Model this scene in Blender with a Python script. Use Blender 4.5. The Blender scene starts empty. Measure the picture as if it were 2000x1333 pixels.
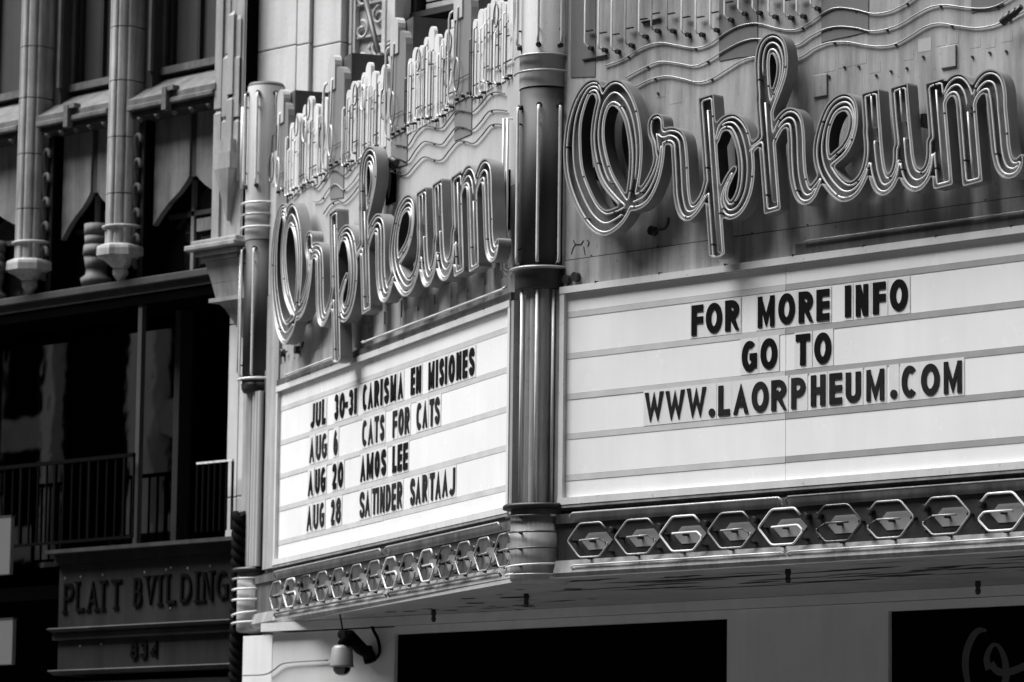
import bpy, math, random
import numpy as np
from mathutils import Vector, Matrix
random.seed(7)
SC = bpy.context.scene
COL = SC.collection

# ------------------------------------------------------------------ camera
FPX, PITCH, ROLL, YAW, BETA = 7500.0, 0.132935376, 0.012087915, 0.791013355, 0.423784513
CAM = np.array([21.93983684, -22.01057954, 1.6])
def cam_axes():
    cy, sy = math.cos(YAW), math.sin(YAW)
    fw = np.array([-sy*math.cos(PITCH), cy*math.cos(PITCH), math.sin(PITCH)])
    r = np.array([cy, sy, 0.0]); u = np.cross(r, fw)
    return (r*math.cos(ROLL)+u*math.sin(ROLL), -r*math.sin(ROLL)+u*math.cos(ROLL), fw)
CR, CU, CF = cam_axes()
cd = bpy.data.cameras.new('camera'); cam = bpy.data.objects.new('camera', cd); COL.objects.link(cam)
M = Matrix(((CR[0], CU[0], -CF[0], CAM[0]), (CR[1], CU[1], -CF[1], CAM[1]), (CR[2], CU[2], -CF[2], CAM[2]), (0, 0, 0, 1)))
cam.matrix_world = M
cd.sensor_width = 36; cd.lens = 36*FPX/2000; cd.clip_start = 0.5; cd.clip_end = 2000
cd.dof.use_dof = True; cd.dof.focus_distance = 30.0; cd.dof.aperture_fstop = 2.6
SC.camera = cam
SC.render.resolution_x = 1024; SC.render.resolution_y = 682

# ------------------------------------------------------------------ light
SUN_AZ = math.radians(224)      # compass-like: direction the light comes from, measured from +Y clockwise (S-W = street, left)
SUN_EL = math.radians(57)
wd = bpy.data.worlds.new('World'); SC.world = wd; wd.use_nodes = True
nt = wd.node_tree; nt.nodes.clear()
sky = nt.nodes.new('ShaderNodeTexSky'); sky.sky_type = 'NISHITA'; sky.sun_disc = False
sky.sun_elevation = SUN_EL; sky.sun_rotation = SUN_AZ
bw = nt.nodes.new('ShaderNodeRGBToBW'); bg = nt.nodes.new('ShaderNodeBackground'); ow = nt.nodes.new('ShaderNodeOutputWorld')
bg.inputs['Strength'].default_value = 0.06
nt.links.new(sky.outputs['Color'], bw.inputs['Color']); nt.links.new(bw.outputs['Val'], bg.inputs['Color'])
nt.links.new(bg.outputs['Background'], ow.inputs['Surface'])
sl = bpy.data.lights.new('sun', 'SUN'); sl.energy = 4.7; sl.angle = math.radians(48); sl.color = (1, 1, 1)
so = bpy.data.objects.new('sun', sl); COL.objects.link(so)
sd = Vector((math.sin(SUN_AZ)*math.cos(SUN_EL), math.cos(SUN_AZ)*math.cos(SUN_EL), math.sin(SUN_EL)))
so.rotation_euler = sd.to_track_quat('Z', 'Y').to_euler()
so.location = (-20, -20, 40)
vs = SC.view_settings; vs.view_transform = 'Standard'; vs.look = 'None'; vs.gamma = 1; vs.exposure = 1.08
try: vs.use_curve_mapping = False
except Exception: pass
SC.display_settings.display_device = 'sRGB'

# ------------------------------------------------------------------ picture point -> point on a real plane
def ray(x, y): return CF*FPX + CR*(x-1000) - CU*(y-666.5)
class Frame:
    """a vertical face: e along it (to the right), n out of it, origin on the ground"""
    def __init__(s, origin, ang):
        s.o = np.array(origin, float); s.e = np.array([math.cos(ang), -math.sin(ang), 0.0]); s.n = np.array([-math.sin(ang), -math.cos(ang), 0.0])
    def p(s, u, z, off=0.0):
        q = s.o + s.e*u + s.n*off; return (q[0], q[1], z)
    def px(s, x, y, off=0.0):
        d = ray(x, y); t = ((s.o+s.n*off-CAM)@s.n)/(d@s.n); P = CAM+t*d; return ((P-s.o)@s.e, P[2])
    def u(s, x, z, off=0.0):          # u where picture column x meets height z
        a = ((CF*(x-1000)/FPX)-CR)
        b = s.o+s.n*off-CAM
        return -(b@a + z*a[2])/(s.e@a)
FR = Frame((0, 0, 0), 0.0)
LF = Frame((0, 0, 0), BETA)
def WALL(Y): return Frame((0, Y, 0), 0.0)

# ------------------------------------------------------------------ materials
MATS = {}
def mat(name, g, rough=0.6, metal=0.0, var=0.12, scale=3.0, streak=0.0, bump=0.0, spec=0.5, speck=0.0, bscale=30.0, coat=0.0, gloss_var=0.0):
    m = bpy.data.materials.new(name); m.use_nodes = True; t = m.node_tree; b = t.nodes['Principled BSDF']
    geo = t.nodes.new('ShaderNodeNewGeometry')
    def noise(sc, mp=None, detail=4.0, rgh=0.6):
        n = t.nodes.new('ShaderNodeTexNoise'); n.inputs['Scale'].default_value = sc; n.inputs['Detail'].default_value = detail; n.inputs['Roughness'].default_value = rgh
        if mp:
            k = t.nodes.new('ShaderNodeMapping'); k.inputs['Scale'].default_value = mp; t.links.new(geo.outputs['Position'], k.inputs['Vector']); t.links.new(k.outputs['Vector'], n.inputs['Vector'])
        else: t.links.new(geo.outputs['Position'], n.inputs['Vector'])
        return n.outputs['Fac']
    def rng(src, a, b_, c, d):
        r = t.nodes.new('ShaderNodeMapRange'); r.inputs[1].default_value = a; r.inputs[2].default_value = b_; r.inputs[3].default_value = c; r.inputs[4].default_value = d
        t.links.new(src, r.inputs[0]); return r.outputs[0]
    def mul(a, b_):
        x = t.nodes.new('ShaderNodeMath'); x.operation = 'MULTIPLY'; t.links.new(a, x.inputs[0])
        if isinstance(b_, float): x.inputs[1].default_value = b_
        else: t.links.new(b_, x.inputs[1])
        return x.outputs[0]
    v = rng(noise(scale), 0.25, 0.75, 1-var, 1+var)
    if streak > 0: v = mul(v, rng(noise(5.0, (1.0, 1.0, 0.09), 5.0, 0.7), 0.38, 0.66, 1.0+streak*0.3, 1-streak))
    if speck > 0: v = mul(v, rng(noise(26.0, None, 2.0, 0.5), 0.66, 0.74, 1.0, 1-speck))
    v = mul(v, float(g))
    c = t.nodes.new('ShaderNodeCombineColor')
    for i in range(3): t.links.new(v, c.inputs[i])
    t.links.new(c.outputs[0], b.inputs['Base Color'])
    b.inputs['Roughness'].default_value = rough; b.inputs['Metallic'].default_value = metal
    if gloss_var > 0: t.links.new(rng(noise(4.0), 0.3, 0.7, rough-gloss_var, rough+gloss_var), b.inputs['Roughness'])
    b.inputs['Specular IOR Level'].default_value = spec
    if coat: b.inputs['Coat Weight'].default_value = coat; b.inputs['Coat Roughness'].default_value = 0.06
    if bump > 0:
        bn = t.nodes.new('ShaderNodeBump'); bn.inputs['Strength'].default_value = 1.0; bn.inputs['Distance'].default_value = bump
        t.links.new(noise(bscale, None, 3.0), bn.inputs['Height']); t.links.new(bn.outputs['Normal'], b.inputs['Normal'])
    MATS[name] = m; return m
mat('face_metal', 0.345, 0.55, 0, 0.24, 1.1, 0.48, 0.003, speck=0.35, bscale=5)
mat('face_metal_light', 0.43, 0.45, 0, 0.1, 2.0, 0.12, 0.002, speck=0.2, bscale=5)
mat('stripe_paint', 0.14, 0.5, 0, 0.1, 2.0, 0.15)
mat('tall_fin_paint', 0.18, 0.45, 0, 0.1, 2.0, 0.15)
mat('fin_side', 0.05, 0.6, 0, 0.4, 3.0, 0.3)
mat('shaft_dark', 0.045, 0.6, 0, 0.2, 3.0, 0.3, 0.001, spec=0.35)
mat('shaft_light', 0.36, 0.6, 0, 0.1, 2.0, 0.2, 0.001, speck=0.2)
mat('board_white', 0.82, 0.22, 0, 0.09, 0.55, 0.03, 0.0015, bscale=1.3, gloss_var=0.08)
mat('rail_pale', 0.52, 0.5, 0, 0.12, 4.0)
mat('rail_grey', 0.33, 0.5, 0, 0.12, 4.0)
mat('frame_trim', 0.62, 0.45, 0, 0.08, 3.0, 0.08, speck=0.25)
mat('card', 0.70, 0.3, 0, 0.06, 5.0)
mat('letter_black', 0.004, 0.6, 0, 0.3, 3.0, spec=0.08)
mat('letter_worn', 0.014, 0.5, 0, 0.5, 6.0, spec=0.15)
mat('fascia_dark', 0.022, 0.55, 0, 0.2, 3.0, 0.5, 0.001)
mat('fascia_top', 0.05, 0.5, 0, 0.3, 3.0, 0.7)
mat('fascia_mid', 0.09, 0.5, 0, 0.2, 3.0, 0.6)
mat('fascia_trim', 0.29, 0.5, 0, 0.15, 3.0, 0.45, speck=0.3)
mat('hexagon_paint', 0.25, 0.5, 0, 0.1, 3.0)
mat('drum_metal', 0.36, 0.6, 0.0, 0.25, 2.5, 0.4, 0.002, bscale=6)
mat('tube_white', 0.72, 0.25, 0, 0.12, 12.0, coat=0.3)
mat('tube_grey', 0.34, 0.2, 0, 0.2, 12.0, coat=0.3)
mat('tube_dark', 0.08, 0.25, 0, 0.2, 12.0, coat=0.2)
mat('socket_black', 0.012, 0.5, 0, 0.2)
mat('tube_script', 0.56, 0.3, 0, 0.15, 12.0, coat=0.15)
mat('pier_stone', 0.30, 0.75, 0, 0.2, 2.2, 0.4, 0.003, bscale=25)
mat('letter_rim', 0.30, 0.35, 0, 0.15, 5.0, 0.1)
mat('letter_return_shade', 0.035, 0.7, 0, 0.2, 3.0, 0.2)  # darker copy of letter_return, shade of closed counters put into the colour
mat('letter_return', 0.20, 0.5, 0, 0.15, 3.0, 0.2)
mat('letter_channel', 0.13, 0.55, 0, 0.5, 4.0, 0.4)
mat('soffit_paint', 0.36, 0.6, 0, 0.15, 3.0, 0, 0.004, bscale=8)
mat('peel_dark', 0.02, 0.8)
mat('wall_paint', 0.6, 0.7, 0, 0.06, 1.5, 0.06, 0.002, bscale=20)
mat('pilaster_white', 0.75, 0.6, 0, 0.06, 2.0, 0.1)
mat('stone_light', 0.56, 0.75, 0, 0.08, 2.5, 0.12, 0.003, bscale=25)
mat('stone_carved', 0.42, 0.75, 0, 0.2, 6.0, 0.1)
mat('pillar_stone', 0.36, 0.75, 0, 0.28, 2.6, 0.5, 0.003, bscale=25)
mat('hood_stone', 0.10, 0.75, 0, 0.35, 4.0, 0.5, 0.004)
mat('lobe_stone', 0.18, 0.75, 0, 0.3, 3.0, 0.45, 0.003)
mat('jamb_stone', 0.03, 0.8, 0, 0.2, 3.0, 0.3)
mat('sign_letter', 0.003, 0.8, 0, 0.2, spec=0.05)
mat('sign_bronze', 0.021, 0.7, 0, 0.15, 3.0, 0.4, spec=0.15)
mat('bronze_edge', 0.042, 0.6, 0, 0.15, 3.0, 0.4, spec=0.2)
mat('iron', 0.003, 0.8, 0.0, spec=0.03)
mat('fin_white', 0.62, 0.4, 0, 0.06, 3.0, 0.1)
mat('interior_black', 0.003, 0.95, 0, 0.1, spec=0.0)
mat('glass_dark', 0.004, 0.02, 0, 0.1, spec=1.0, bump=0.0006, bscale=1.0)
mat('shop_glass', 0.13, 0.015, 1.0, 0.3, 0.5, bump=0.0008, bscale=1.2)
mat('window_frame_dark', 0.015, 0.6, spec=0.3)
mat('blind_pale', 0.5, 0.6, 0, 0.3, 4.0)
mat('camera_housing', 0.20, 0.4, 0, 0.1)
mat('white_panel', 0.12, 0.5, 0, 0.05)
mat('asphalt', 0.05, 0.85, 0, 0.2, 3.0)
mat('concrete', 0.10, 0.85, 0, 0.12, 1.0)
mat('emblem_faint', 0.05, 0.5)
mat('neighbour_wall', 0.45, 0.8, 0, 0.15)
mat('neighbour_trim', 0.8, 0.7, 0, 0.05)
mat('rod_steel', 0.06, 0.5, 0.3)

# ------------------------------------------------------------------ mesh building
class B:
    def __init__(s): s.v = []; s.f = []; s.smooth = []
    def add(s, vs_, fs, smooth=False):
        k = len(s.v); s.v += [tuple(map(float, q)) for q in vs_]; s.f += [tuple(i+k for i in f) for f in fs]; s.smooth += [smooth]*len(fs); return s
    def hexa(s, q):   # 8 corners: bottom 4 then top 4
        return s.add(q, [(0, 3, 2, 1), (4, 5, 6, 7), (0, 1, 5, 4), (1, 2, 6, 5), (2, 3, 7, 6), (3, 0, 4, 7)])
    def box(s, fr, u0, u1, z0, z1, o0, o1):
        c = [(u0, o1), (u1, o1), (u1, o0), (u0, o0)]
        return s.hexa([fr.p(u, z0, o) for u, o in c]+[fr.p(u, z1, o) for u, o in c])
    def wedge(s, fr, u0, u1, prof):   # prof: list (off, z) counter-clockwise seen from +u side
        n = len(prof); vs_ = [fr.p(u0, z, o) for o, z in prof]+[fr.p(u1, z, o) for o, z in prof]
        return s.add(vs_, [tuple(range(n-1, -1, -1)), tuple(range(n, 2*n))]+[(i, (i+1) % n, (i+1) % n+n, i+n) for i in range(n)])
    def slab(s, fr, poly, o0, o1):    # poly: list (u,z), flat, from off o0 to o1
        n = len(poly); vs_ = [fr.p(u, z, o1) for u, z in poly]+[fr.p(u, z, o0) for u, z in poly]
        return s.add(vs_, [tuple(range(n)), tuple(range(2*n-1, n-1, -1))]+[(i, i+n, (i+1) % n+n, (i+1) % n) for i in range(n)])
    def tube(s, pts, r, seg=6, closed=False, caps=True):
        P = [Vector(q) for q in pts]; n = len(P)
        if n < 2: return s
        rs = r if isinstance(r, (list, tuple)) else [r]*n
        T = []
        for i in range(n):
            a = P[(i-1) % n] if (closed or i > 0) else P[i]; b = P[(i+1) % n] if (closed or i < n-1) else P[i]
            t = (b-a); T.append(t.normalized() if t.length > 1e-9 else Vector((0, 0, 1)))
        up = Vector((0, 0, 1)) if abs(T[0].z) < 0.9 else Vector((1, 0, 0))
        N = (up-T[0]*up.dot(T[0])).normalized(); vs_ = []
        for i in range(n):
            N = (N-T[i]*N.dot(T[i]))
            N = N.normalized() if N.length > 1e-6 else T[i].orthogonal().normalized()
            Bn = T[i].cross(N)
            for k in range(seg):
                a = 2*math.pi*k/seg; vs_.append(P[i]+(N*math.cos(a)+Bn*math.sin(a))*rs[i])
        fs = []
        for i in range(n if closed else n-1):
            j = (i+1) % n
            for k in range(seg): fs.append((i*seg+k, i*seg+(k+1) % seg, j*seg+(k+1) % seg, j*seg+k))
        s.add(vs_, fs, True)
        if caps and not closed:
            k0 = len(s.v)-n*seg
            s.f.append(tuple(k0+seg-1-k for k in range(seg))); s.f.append(tuple(k0+(n-1)*seg+k for k in range(seg))); s.smooth += [False, False]
        return s
    def lathe(s, c, prof, seg=32, a0=0, a1=2*math.pi, smooth=True):  # prof list (r,z)
        full = abs(a1-a0-2*math.pi) < 1e-6; m = seg if full else seg+1; vs_ = []
        for r, z in prof:
            for k in range(m):
                a = a0+(a1-a0)*k/seg; vs_.append((c[0]+r*math.cos(a), c[1]+r*math.sin(a), z))
        fs = []
        for i in range(len(prof)-1):
            for k in range(seg):
                k2 = (k+1) % m; fs.append((i*m+k, i*m+k2, (i+1)*m+k2, (i+1)*m+k))
        return s.add(vs_, fs, smooth)
    def ribbon(s, fr, pts, a, o0, o1, closed=False, clampz=None, clampu=None):   # flat stroke of half width a (or list) along (u,z) points
        n = len(pts); P = [np.array(q, float) for q in pts]; A = a if isinstance(a, (list, tuple)) else [a]*n
        L_, R_ = [], []
        for i in range(n):
            d1 = P[i]-P[(i-1) % n] if (closed or i > 0) else P[1]-P[0]
            d2 = P[(i+1) % n]-P[i] if (closed or i < n-1) else P[-1]-P[-2]
            d1 = d1/(np.linalg.norm(d1)+1e-12); d2 = d2/(np.linalg.norm(d2)+1e-12)
            n1 = np.array([-d1[1], d1[0]]); n2 = np.array([-d2[1], d2[0]]); m = n1+n2; l = np.linalg.norm(m)
            m = n1 if l < 1e-6 else m/l
            k = 1/max(0.32, m@n1); L_.append(P[i]+m*A[i]*k); R_.append(P[i]-m*A[i]*k)
        def cl(q):
            u, z = q
            if clampz: z = min(max(z, clampz[0]), clampz[1])
            if clampu: u = min(max(u, clampu[0]), clampu[1])
            return u, z
        L_ = [cl(q) for q in L_]; R_ = [cl(q) for q in R_]
        vs_ = [fr.p(*q, o1) for q in L_]+[fr.p(*q, o1) for q in R_]+[fr.p(*q, o0) for q in L_]+[fr.p(*q, o0) for q in R_]
        fs = []
        for i in range(n if closed else n-1):
            j = (i+1) % n
            fs += [(i, i+n, j+n, j), (i+2*n, j+2*n, j+3*n, i+3*n), (i, j, j+2*n, i+2*n), (i+n, i+3*n, j+3*n, j+n)]
        if not closed: fs += [(0, 2*n, 3*n, n), (n-1, 2*n-1, 4*n-1, 3*n-1)]
        return s.add(vs_, fs)

ORG = {}
def link(o, parent, wpos):
    COL.objects.link(o); ORG[o.name] = Vector(wpos)
    if parent is not None: o.parent = parent; o.location = Vector(wpos)-ORG[parent.name]
    else: o.location = Vector(wpos)
    return o
def thing(name, label, cat, loc, group=None, kind=None):
    o = bpy.data.objects.new(name, None); o.empty_display_size = 0.2; link(o, None, loc)
    o['label'] = label; o['category'] = cat
    if group: o['group'] = group
    if kind: o['kind'] = kind
    return o
def mk(name, b, m, parent=None, kind=None, label=None, bevel=0.0):
    V = np.array(b.v)
    c = Vector(((V[:, 0].min()+V[:, 0].max())/2, (V[:, 1].min()+V[:, 1].max())/2, (V[:, 2].min()+V[:, 2].max())/2))
    me = bpy.data.meshes.new(name); me.from_pydata([tuple(q) for q in (V-np.array(c))], [], b.f)
    me.polygons.foreach_set('use_smooth', b.smooth); me.update()
    me.materials.append(MATS[m]); o = bpy.data.objects.new(name, me); link(o, parent, c)
    if kind: o['kind'] = kind
    if label: o['label'] = label
    if bevel > 0:
        md = o.modifiers.new('bevel', 'BEVEL'); md.width = bevel; md.segments = 2; md.limit_method = 'ANGLE'
    return o
def bx(name, fr, u0, u1, z0, z1, o0, o1, m, parent=None, **k): return mk(name, B().box(fr, u0, u1, z0, z1, o0, o1), m, parent, **k)

def smooth(pts, sub=6, closed=False):
    P = [np.array(q, float) for q in pts]; n = len(P); out = []
    for i in range(n if closed else n-1):
        p1, p2 = P[i], P[(i+1) % n]
        p0 = P[(i-1) % n] if (closed or i > 0) else 2*p1-p2
        p3 = P[(i+2) % n] if (closed or i+2 < n) else 2*p2-p1
        for k in range(sub):
            t = k/sub; out.append(tuple(0.5*((2*p1)+(-p0+p2)*t+(2*p0-5*p1+4*p2-p3)*t*t+(-p0+3*p1-3*p2+p3)*t**3)))
    if not closed: out.append(tuple(P[-1]))
    return out

# ================================================================== SETTING
GR = Frame((0, 0, 0), 0)
bx('pavement', GR, -90, 60, 0.004, 0.13, -30, 5.5, 'concrete', kind='structure')
bx('road', GR, -90, 60, -0.3, 0.0, 5.5, 20, 'asphalt', kind='structure')
b = B(); b.add([(-300, -300, -0.32), (300, -300, -0.32), (300, 300, -0.32), (-300, 300, -0.32)], [(0, 1, 2, 3)]); mk('ground', b, 'concrete', kind='structure')

# ================================================================== THEATRE BUILDING
YU = 3.6
TB = thing('theatre_building', 'pale stone theatre building standing behind the neon marquee', 'building', (0, YU, 0))
U = WALL(YU)
def X(x, y, Y): return WALL(Y).px(x, y)[0]
def Zp(x, y, Y): return WALL(Y).px(x, y)[1]
# solid mass behind the stone facing
zt = 16.0
wu0, wu1 = X(773, 30, YU), X(1000, 30, YU)
bx('wall', U, X(470, 100, YU)+0.05, wu0, 3.3, zt, -1.2, -0.12, 'stone_light', TB)
bx('wall', U, wu1, 9.0, 3.3, zt, -1.2, -0.12, 'stone_light', TB)
# upright stone courses
cols = [(461, 481, 0.0, 'stone_light'), (482, 492, 0.06, 'stone_light'), (493.5, 502, 0.0, 'stone_light'), (504, 578.5, 0.10, 'stone_light'), (580.5, 604, 0.16, 'stone_light'), (612, 666, 0.12, 'stone_light'), (668, 679, -0.02, 'stone_light'), (681, 686, 0.05, 'stone_light'), (688, 692, 0.0, 'stone_light'), (755.5, 771, 0.08, 'stone_light')]
for x0, x1, o, m in cols:
    u0, u1 = X(x0, 60, YU-o), X(x1, 60, YU-o)
    zj = [3.5, 5.2, 7.0, 8.35, Zp((x0+x1)/2, 101 - (x0-503)*0.06, YU), 11.2, 12.9]
    for za, zb in zip(zj[:-1], zj[1:]):
        bx('stone_block', U, u0, u1, za+0.006, zb-0.006, -0.14, o, m, TB, bevel=0.008)
# carved panel with scrolls
u0, u1 = X(693.5, 60, YU), X(754, 60, YU)
bx('carved_panel', U, u0, u1, 8.3, 11.6, -0.13, -0.03, 'stone_carved', TB)
cp = B()
zc = 9.2
while zc < 11.4:
    for side in (-1, 1):
        cu = (u0+u1)/2+side*0.13
        pts = []
        for k in range(26):
            a = k/25*4.4*math.pi/2*side+math.pi/2; r = 0.105*(1-k/34)
            pts.append(U.p(cu+r*math.cos(a), zc+side*0.06+r*math.sin(a), 0.0))
        cp.tube(pts, 0.019, 5)
    cp.box(U, u0+0.03, u1-0.03, zc+0.20, zc+0.225, -0.04, 0.01)
    cp.lathe(tuple(U.p((u0+u1)/2, zc+0.09, 0.0)[:2]), [(0.0, zc+0.05), (0.035, zc+0.09), (0.0, zc+0.13)], 8)
    zc += 0.34
mk('scrollwork', cp, 'stone_carved', TB)
for xx in (693.5, 752):
    bx('panel_edge', U, X(xx, 60, YU)-0.02, X(xx, 60, YU)+0.03, 8.3, 11.6, -0.12, 0.03, 'stone_light', TB)
# window with pale blind, upper middle
wz = Zp(850, 34, YU+0.2)
win = bx('window', U, wu0, wu1, wz-0.02, wz+2.6, -0.72, -0.70, 'interior_black', TB)
for q in ((wu0, wu0+0.07), (wu1-0.14, wu1)): bx('frame', U, q[0], q[1], wz, wz+2.6, -0.5, -0.15, 'window_frame_dark', win)
bx('frame', U, wu0+0.07, wu1-0.14, wz, wz+0.07, -0.5, -0.12, 'jamb_stone', win)
bx('frame', U, wu0+0.071, wu0+0.13, wz+0.071, wz+2.6, -0.48, -0.16, 'jamb_stone', win)
bx('pane', U, wu0+0.131, wu1-0.16, wz+0.075, wz+2.6, -0.28, -0.27, 'glass_dark', win)
for k in range(16): bx('blind_slat', U, wu0+0.2, wu1-0.3, wz+0.11+k*0.075, wz+0.16+k*0.075, -0.24, -0.225, 'blind_pale', win)
bx('sill', U, wu0, wu1, wz-0.12, wz-0.02, -0.5, -0.02, 'interior_black', TB)
for k in range(5): bx('sill_course', U, wu0+0.02, wu1, wz-0.21-k*0.12, wz-0.125-k*0.12, -0.45, 0.0+0.03*(k % 2), 'stone_light', TB, bevel=0.01)
bx('wall', U, wu0, wu1, 3.3, wz-0.75, -1.2, -0.1, 'stone_light', TB)
bx('wall', U, wu0, wu1, wz+2.62, zt, -1.2, -0.1, 'stone_light', TB)

# ground storey wall under the marquee
YW = 2.6; Wl = WALL(YW); zdt = 3.635; SOF = 3.80
uA, uB = X(532, 1290, YW), X(770, 1290, YW)
uC = X(1420, 1260, YW); uD = X(1735, 1260, YW)
bx('pilaster', WALL(3.0), X(474, 1290, 3.0), X(531, 1290, 3.0), 0.13, 3.72, -0.6, 0.0, 'pilaster_white', TB)
bx('wall', Wl, uA, uB, 0.13, 3.70, -0.5, 0.0, 'wall_paint', TB)
bx('wall', Wl, uC, uD, 0.13, zdt, -0.5, 0.0, 'wall_paint', TB)
bx('lintel', Wl, uB, 8.0, zdt, SOF-0.09, -0.5, 0.0, 'wall_paint', TB)
bx('wall', Wl, 8.1, 60.0, 0.13, 16.0, -3.0, -0.6, 'wall_paint', TB)  # unseen wall beyond the right edge, added to cut low light along the street
bx('wall', Wl, uD+2.6, 8.0, 0.13, zdt, -0.5, 0.0, 'wall_paint', TB)
bx('cornice', Wl, -6.3, 8.0, SOF-0.085, SOF-0.004, -0.4, 0.07, 'wall_paint', TB)
for a, c in ((uB, uC), (uD, uD+2.6)):
    dn = bx('doorway', Wl, a, c, 0.13, zdt, -2.2, -2.1, 'interior_black', TB)
    bx('door_side', Wl, a-0.1, a, 0.13, zdt, -2.1, -0.5, 'interior_black', dn); bx('door_side', Wl, c, c+0.1, 0.13, zdt, -2.1, -0.5, 'interior_black', dn)
    bx('door_head', Wl, a, c, zdt, zdt+0.1, -2.1, -0.5, 'interior_black', dn)
    bx('door_panel', Wl, a+0.004, c-0.004, 0.13, zdt-0.004, -0.06, -0.04, 'interior_black', dn)
    bx('threshold', Wl, a, c, 0.13, 0.16, -2.1, -0.3, 'interior_black', dn)
# curly O emblem on the right-hand black panel
E = WALL(YW+0.038)
pts = [(1927, 1232), (1912, 1232), (1897, 1250), (1887, 1282), (1888, 1318), (1897, 1350), (1915, 1372), (1938, 1374), (1958, 1352), (1966, 1318), (1962, 1285), (1950, 1262), (1938, 1262), (1928, 1285), (1932, 1308)]
uv = [E.px(*q) for q in pts]
eb = B(); eb.ribbon(E, smooth(uv, 5), [0.012+0.024*abs(math.sin(k*0.11)) for k in range(len(smooth(uv, 5)))], 0.0, 0.006)
eb.ribbon(E, smooth([E.px(*q) for q in ((1937, 1296), (1950, 1312), (1975, 1312), (2005, 1300))], 5), 0.03, 0.0, 0.008)
mk('emblem', eb, 'emblem_faint', TB)

# ================================================================== MARQUEE
MQ = thing('marquee', 'big two-faced theatre marquee with neon tubes, letter boards and corner columns', 'marquee', (0, 0, 3.8))
ZB0, ZB1 = 4.395, 6.17       # letter board
RAILS = [5.965, 5.626, 5.295, 4.972, 4.637]
UR = 7.5                      # right end of the front face, outside the picture
UL = -7.86                    # left end of the side face
uF0 = FR.u(1096, 5.2); uL1 = LF.u(1005, 5.2); uL0 = LF.u(545, 5.2)
# core volumes
def face(fr, u0, u1, tag):
    bx('face_backing', fr, u0, u1, 3.93, 7.0 if tag == 'L' else 10.5, -0.30, -0.02, 'face_metal', MQ)
face(FR, uF0-0.1, UR, 'F'); face(LF, UL+0.1, uL1+0.1, 'L')
# sheet-metal panels above the boards
zs = 6.30; zu = 6.33
def zline(fr, x, y): return fr.px(x, y)[1]
seamF = FR.px(1110, 508)[1]   # lower seam
bx('face_panel', FR, uF0+0.03, UR, ZB1+0.004, seamF-0.006, -0.02, 0.006, 'face_metal', MQ)
bx('face_panel', FR, uF0+0.03, UR, seamF+0.001, 10.5, -0.018, 0.0, 'face_metal', MQ)
bx('seam_gap', FR, uF0+0.03, UR, seamF-0.0055, seamF+0.0005, -0.02, -0.004, 'socket_black', MQ)
seamL = seamF
for u0, u1 in ((UL+0.1, -5.2), (-5.196, -2.6), (-2.596, uL1)):
    bx('face_panel', LF, u0, u1, ZB1+0.004, seamL-0.003, -0.02, 0.012, 'face_metal', MQ)
    bx('face_panel', LF, u0, u1, seamL+0.001, 7.15, -0.02, 0.0, 'face_metal', MQ)
# thin strip flashing lines on the seams
for fr, u0, u1 in ((FR, uF0+0.03, UR), (LF, UL+0.1, uL1)):
    for k in range(9):
        uu = u0+(u1-u0)*(k+0.2+0.5*random.random())/9
        bx('rivet', fr, uu, uu+0.012, seamF+0.004, seamF+0.014, 0.0, 0.004, 'socket_black', MQ)

# ---- letter boards
def board(fr, u0, u1, useam, tag):
    fb = B()
    fb.box(fr, u0, u1, ZB0, ZB0+0.055, 0.0, 0.055); fb.box(fr, u0, u1, ZB1-0.055, ZB1, 0.0, 0.055)
    fb.box(fr, u0, u0+0.05, ZB0+0.055, ZB1-0.055, 0.0, 0.05); fb.box(fr, u1-0.05, u1, ZB0+0.055, ZB1-0.055, 0.0, 0.05)
    bd = mk('letter_board', fb, 'frame_trim', MQ, label='white letter board with horizontal rails')
    zr = [ZB1-0.055+0.05]+RAILS+[ZB0+0.055]
    for a, c, side in ((u0+0.05, useam-0.003, 0), (useam+0.003, u1-0.05, 1)):
        for i in range(len(zr)-1):
            top = zr[i]-0.05 if i else ZB1-0.057
            bot = zr[i+1]+0.001 if i < len(zr)-2 else ZB0+0.057
            bx('board_panel', fr, a, c, bot, top, 0.0, 0.012+0.001*random.random()+(0.0012 if side else 0), 'board_white', bd)
        for i, z in enumerate(RAILS):
            m = 'rail_grey' if (side and tag == 'F') else 'rail_pale'
            bx('rail', fr, a, c, z-0.048, z-0.001, 0.0, 0.0165 if m == 'rail_grey' else 0.0155, m, bd)
    bx('board_lip', fr, u0, u1, ZB0-0.026, ZB0-0.002, 0.0, 0.05, 'fascia_trim', bd)
    for k in range(int((u1-u0)/0.7)):
        uu = u0+0.4+k*0.7
        bx('screw', fr, uu, uu+0.010, ZB1-0.004, ZB1+0.012, 0.02, 0.0585, 'socket_black', bd)
    return bd
usF = FR.u(1537, 5.3); usL = LF.u(753, 5.0)
board(FR, uF0+0.02, UR-0.2, usF, 'F'); board(LF, uL0, uL1-0.01, usL, 'L')
# side fillers next to boards
bx('board_post', FR, uF0-0.10, uF0+0.018, 4.38, 6.16, -0.2, 0.03, 'fascia_trim', MQ)
bx('board_post', LF, uL0-0.42, uL0-0.002, 4.38, 7.0, -0.1, 0.03, 'face_metal', MQ)
bx('board_post', LF, uL1-0.008, uL1+0.06, 4.38, 6.16, -0.1, 0.04, 'fascia_trim', MQ)

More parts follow.
